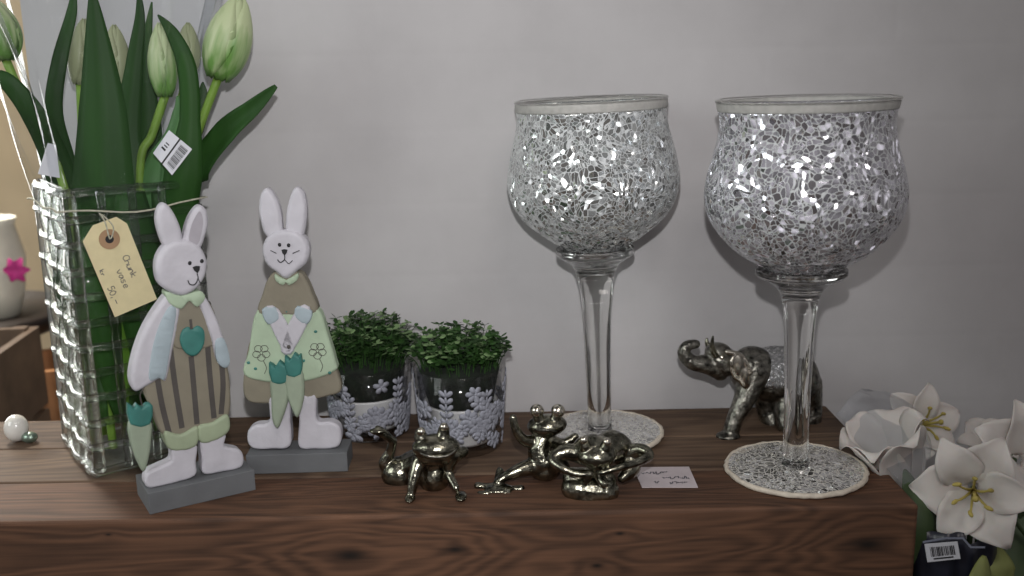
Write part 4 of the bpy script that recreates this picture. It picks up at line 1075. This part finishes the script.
def lily(label, centre, axis, roll, Ln, wid, stem_pts, openness=1.0, stamens=True, extra=None, group='white lilies beside the bench'):
    root = stem_pts[0]
    t = thing('lily', root, label, 'lily', group)
    axis = Vector(axis).normalized(); q = axis.to_track_quat('Z', 'Y')
    bm = BM(); tube(bm, list(stem_pts)+[centre-axis*.022], .0024, 8, smooth=5); obj('stem', bm, m_lf, t)
    for i in range(6):
        a = roll+i*PI/3; w_ = wid*(1.0 if i % 2 == 0 else .72)
        d = Vector((math.cos(a), math.sin(a), 0)); s_ = Vector((-math.sin(a), math.cos(a), 0)); pth = []; ws = []
        for j in range(13):
            u_ = j/12; ang_ = u_*openness
            r_ = .004+Ln*(u_**1.15)*math.sin(min(1.35, (.35 if openness > .3 else .22)+openness*.9*min(1, u_*1.6)))
            z_ = -.020+Ln*(.62*math.sin(u_*PI*.62)-(.50*openness)*max(0, u_-.55)**1.3)*(1.15-.3*openness) + (.001 if i % 2 else 0)
            pth.append(centre+q @ (d*r_+Vector((0, 0, z_)))); ws.append(w_*(math.sin(PI*(u_**.78)*.985+.015)**.95)+.001)
        bm = BM(); blade(bm, pth, ws, q @ s_, -.12, 8, .30)
        for v in bm.verts: v.co += Vector((noise.noise(v.co*55), noise.noise(v.co*55+Vector((9, 0, 0))), noise.noise(v.co*55+Vector((0, 9, 0)))))*.003
        o = obj('petal', bm, m_lily, t); mod(o, 'SOLIDIFY', thickness=.0007)
    if stamens:
        for i in range(6):
            a = roll+i*PI/3+.4; d = Vector((math.cos(a), math.sin(a), 0))
            bm = BM(); p0 = centre+q @ Vector((0, 0, -.015)); p1 = centre+q @ (d*.006+Vector((0, 0, .006))); p2 = centre+q @ (d*.013+Vector((0, 0, .014)))
            tube(bm, [p0, p1, p2], [.0012, .0010, .0008], 6, smooth=3); ell(bm, p2, (.0036, .0016, .0016), Euler((0, .3, a)), 10, 8)
            obj('stamen', bm, m_yel, t)
        bm = BM(); tube(bm, [centre+q @ Vector((0, 0, -.015)), centre+q @ Vector((.002, 0, .022))], [.0013, .0012], 6); ell(bm, centre+q @ Vector((.002, 0, .023)), .0024, None, 8, 6)
        obj('pistil', bm, m_yel, t)
    if extra: extra(t)
    return t
bb = lambda dx, dy: BC+Vector((dx, dy, .012))
tocam = lambda p_: (CAM-p_).normalized()
c1 = P(973, 493, .69)
lily('large open white lily facing out, with yellow stamens, above the barcode label', c1, tocam(c1)+Vector((-.05, -.1, -.15)), 1.14, .043, .042,
     [bb(-.02, -.02), Vector((c1.x+.05, .78, -.2)), Vector((c1.x+.03, c1.y+.06, c1.z-.06))])
c2 = P(925, 424, .84)
lily('white lily with yellow stamens at the back, next to the cellophane-covered bud', c2, Vector((.12, -.9, .4)), .2, .038, .034,
     [bb(-.04, .02), Vector((c2.x+.04, .84, -.2)), Vector((c2.x+.01, c2.y+.03, c2.z-.06))], .8)
c3 = P(900, 490, .77)
lily('half-closed white lily in cellophane leaning over the right end of the bench', c3, Vector((-.36, -.12, .92)), .1, .118, .050,
     [bb(-.05, .0), Vector((c3.x+.07, .80, -.2)), Vector((c3.x+.045, c3.y+.01, c3.z-.05))], .06, False)
c4 = P(1030, 455, .74)
lily('white lily cut off by the right edge of the photo', c4, Vector((.1, -.8, .5)), .5, .045, .042,
     [bb(.02, .0), Vector((c4.x+.01, .80, -.2)), Vector((c4.x, c4.y+.05, c4.z-.06))], .9, False)
c5 = P(992, 436, .84)
lily('pale lily at the back right, behind the large open one, against the wall', c5, Vector((-.1, -.4, .9)), .2, .032, .030,
     [bb(.0, .04), Vector((c5.x, .84, -.2)), Vector((c5.x, c5.y+.01, c5.z-.05))], .6, False)
# leaves under the flowers, each sprig a stem with its leaves
def sprig(label, pts, leaves, m_):
    t = thing('leafy_stem', pts[0], label, 'leafy stem', 'leafy stems among the lilies')
    bm = BM(); tube(bm, pts, .0026, 8, smooth=4); obj('stem', bm, m_lf, t)
    for lf in leaves: leaf(t, lf[0], lf[1], m_, lf[2] if len(lf) > 2 else Vector((1, .3, .2)))
    return t
sprig('dark green leafy stem squeezed against the bench end beside the barcode', [bb(-.07, -.02), Vector((.37, .74, -.2)), P(932, 520, .72)],
      [([P(940, 600, .72), P(925, 550, .70), P(918, 510, .70), P(905, 470, .74)], [.012, .03, .024, .002]), ([P(950, 600, .76), P(945, 540, .75), P(930, 500, .75)], [.02, .04, .004])], m_lf)
sprig('yellow-green leafy stem below the large open lily', [bb(.0, -.05), Vector((.43, .70, -.2)), P(980, 590, .68)],
      [([P(985, 610, .67), P(996, 585, .685), P(1000, 565, .69), P(997, 546, .70)], [.016, .030, .024, .003]), ([P(960, 600, .68), P(978, 585, .67), P(984, 556, .68)], [.02, .024, .003])], m_lf2)
sprig('dark green leafy stem in the bottom right corner of the photo', [bb(.05, -.03), Vector((.50, .70, -.2)), P(1016, 520, .70)],
      [([P(1010, 620, .69), P(1014, 580, .70), P(1020, 545, .71), P(1028, 515, .72)], [.02, .035, .03, .003]), ([P(1044, 620, .71), P(1036, 560, .72), P(1020, 522, .73)], [.03, .04, .004]),
       ([P(1000, 560, .74), P(1012, 520, .74), P(1040, 495, .74)], [.03, .05, .01])], m_lf)
# dark printed sleeve with barcode
spn = Plane(P(945, 550, .685), math.radians(-6))
sl = thing('flower_sleeve', P(945, 600, .70), 'dark navy printed flower sleeve below the large open lily', 'flower sleeve')
m_navy = mat('navy_sleeve', srgb(30, 32, 44), .35, var=.15)
m_pale = mat('pale_print_line', srgb(120, 124, 138), .5)
bm = BM(); rows = []
for j in range(9):
    row = []
    for i in range(25):
        s_ = i/24; x = 918+85*s_; top_ = 538-5*math.sin(s_*PI)+ (10 if .55 < s_ < .75 else 0)
        y = top_+ (640-top_)*j/8
        u_, z_ = spn.uv(x, y); w_ = spn.o+spn.ux*u_+spn.n*(.012*math.sin(s_*PI)-.012+.002*math.sin(s_*23)); row.append(bm.verts.new((w_.x, w_.y, z_)))
    rows.append(row)
for a, c in zip(rows, rows[1:]):
    for k in range(24): bm.faces.new((a[k], a[k+1], c[k+1], c[k]))
o = obj('sleeve_sheet', bm, m_navy, sl); mod(o, 'SOLIDIFY', thickness=.0006)
obj('printed_line', stroke(spn, [(922, 541), (945, 537), (962, 537), (970, 546), (984, 546)], 2.2, -.002, 0), m_pale, sl, smooth=False)
bpl = Plane(spn.o+spn.n*.0035, spn.a)
barlabel('barcode_label', bpl, [(924, 543.5), (957, 541), (960, 558), (927, 561.5)], 'white barcode sticker on the dark navy flower sleeve below the lily', (.14, .88, .18, .72), ((.2, .8, .80, .88),), off=-.0012)
# cellophane over the half-closed lily
m_cello2 = thinmat('cellophane_wrap', gloss=.12, rough=.12, bump=.9, bscale=24, milky=.05)
bm = BM(); rows = []
E1 = [P(836, 412, .80), P(856, 440, .775), P(884, 468, .745), P(912, 494, .71)]
E2 = [P(862, 388, .85), P(888, 392, .85), P(916, 408, .83), P(930, 440, .80)]
e1 = catmull([(*v,) for v in E1], 8); e2 = catmull([(*v,) for v in E2], 8)
for i, (a, c) in enumerate(zip(e1, e2)):
    row = []
    for j in range(13):
        s_ = j/12; v = a.lerp(c, s_)+Vector((0, -.014, .010))*math.sin(s_*PI)
        v += Vector((0, 1, 0))*.004*noise.noise(v*60)+Vector((0, 0, 1))*.004*noise.noise(v*75)
        row.append(bm.verts.new(v))
    rows.append(row)
for a, c in zip(rows, rows[1:]):
    for k in range(12): bm.faces.new((a[k], a[k+1], c[k+1], c[k]))
o = rebase(obj('cellophane_sheet', bm, m_cello2), e1[-1]); tag(o, 'cloudy cellophane sheet folded over the lily at the bench end', 'plastic wrap'); mod(o, 'SOLIDIFY', thickness=.0003)

# ------------------------------------------------------------------ back room at the left
m_dkw = mat('dark_shelf_wood', srgb(34, 26, 22), .5, var=.15, vscale=20)
m_owd = mat('orange_crate_wood', srgb(176, 126, 84), .7, var=.15, vscale=20)
m_bwd = mat('brown_crate_wood', srgb(98, 80, 64), .7, var=.2, vscale=20)
m_cer = mat('cream_ceramic', srgb(222, 220, 206), .4, var=.03)
m_mag = mat('magenta_petal', srgb(176, 44, 120), .6, var=.15)
YT = 1.45
# side table: dark round top on an orange wooden crate
pz = P(10, 322, YT); ztab = P(10, 310, YT).z
st = thing('side_table', (pz.x-.06, YT, FZ), 'blurred dark round side table in the room behind, left of the vase', 'table')
bm = BM(); lathe(bm, [(0, ztab-FZ-.03), (.125, ztab-FZ-.03), (.14, ztab-FZ-.018), (.143, ztab-FZ-.004), (.14, ztab-FZ), (0, ztab-FZ)], seg=48)
obj('table_top', bm, m_dkw, st, world=False)
bm = BM(); lathe(bm, [(0, 0), (.05, 0), (.05, .012), (.02, .03), (.016, ztab-FZ-.04), (.03, ztab-FZ-.03), (0, ztab-FZ-.03)], seg=24); obj('pedestal', bm, m_dkw, st, world=False)
cp = Vector((P(2, 260, YT).x, YT-.03, ztab))
cpn = thing('ceramic_planter', cp, 'blurred cream round planter with a magenta flower, on the dark side table', 'planter')
hp = P(10, 215, YT).z-ztab
bm = BM(); lathe(bm, [(0, 0), (.030, 0), (.040, hp*.25), (.046, hp*.6), (.036, hp*.92), (.040, hp), (.036, hp), (.032, hp*.9), (0, hp*.85)], seg=40); obj('planter_body', bm, m_cer, cpn, world=False)
fl = bpy.data.objects.new('flower', None); COL.objects.link(fl); fl.parent = cpn; fl.location = P(16, 270, YT-.08)-cp
for k in range(6):
    a = k*PI/3; bm = BM(); blade(bm, [Vector((0, 0, 0)), Vector((math.cos(a), -.3, math.sin(a)))*.010, Vector((math.cos(a), .1, math.sin(a)))*.019], [.004, .014, .003], (-math.sin(a), 0, math.cos(a)), .1, 4)
    obj('petal', bm, m_mag, fl, world=False)
# crates on the floor / low shelf behind
def crate(name, c, size, rz, label, m_):
    t = thing(name, c, label, 'crate', 'wooden crates in the room behind'); t.rotation_euler = (0, 0, rz)
    sx, sy, sz = size; n = 4
    for i in range(n):
        z = sz*(i+.5)/n
        for (x, y, w_, d_) in ((0, -sy/2, sx, .010), (0, sy/2, sx, .010), (-sx/2+.005, 0, .010, sy-.01), (sx/2-.005, 0, .010, sy-.01)):
            obj('slat', box(BM(), (x, y, z), (w_, d_, sz/n-.008)), m_, t, smooth=False, world=False)
    for x in (-1, 1):
        for y in (-1, 1): obj('corner_post', box(BM(), (x*(sx/2-.018), y*(sy/2-.014), sz/2), (.018, .016, sz)), m_, t, smooth=False, world=False)
    obj('crate_bottom', box(BM(), (0, 0, .006), (sx-.02, sy-.01, .010)), m_, t, smooth=False, world=False)
    return t
cz = P(5, 350, 1.15)
c_ = P(4, 400, 1.16)
crate('wooden_crate', Vector((c_.x-.095, 1.18, FZ)), (.20, .17, P(4, 362, 1.10).z-FZ), .1, 'blurred brown wooden crate behind the bench at the left edge of the photo', m_bwd)
c_ = P(40, 400, 1.32)
crate('wooden_crate', Vector((c_.x-.03, 1.36, FZ)), (.13, .12, P(34, 372, 1.30).z-FZ), .5, 'blurred orange wooden crate seen just left of the glass vase', m_owd)
sb = thing('glass_ball', G(20, 437, .0), 'blurred white shiny ball lying on the bench at the far left', 'ornament')
sb.location = Vector((G(18, 441).x, min(G(18, 441).y, WY-.02), 0))
bm = BM(); ell(bm, (0, 0, .0125), (.0105, .0105, .0125)); 
m_ball = mat('pearly_glass', srgb(224, 222, 216), .15, var=.04, coat=.5)
obj('ball', bm, m_ball, sb, world=False)
bm = BM(); ell(bm, (.013, -.004, .005), (.007, .006, .005)); obj('foil_wrapper', bm, mat('green_foil', srgb(120, 136, 124), .3, .7, var=.3), sb, world=False)

# ------------------------------------------------------------------ look
S.view_settings.view_transform = 'Standard'; S.view_settings.look = 'None'
S.view_settings.gamma = 1.0; S.view_settings.exposure = 0.0; S.view_settings.use_curve_mapping = False
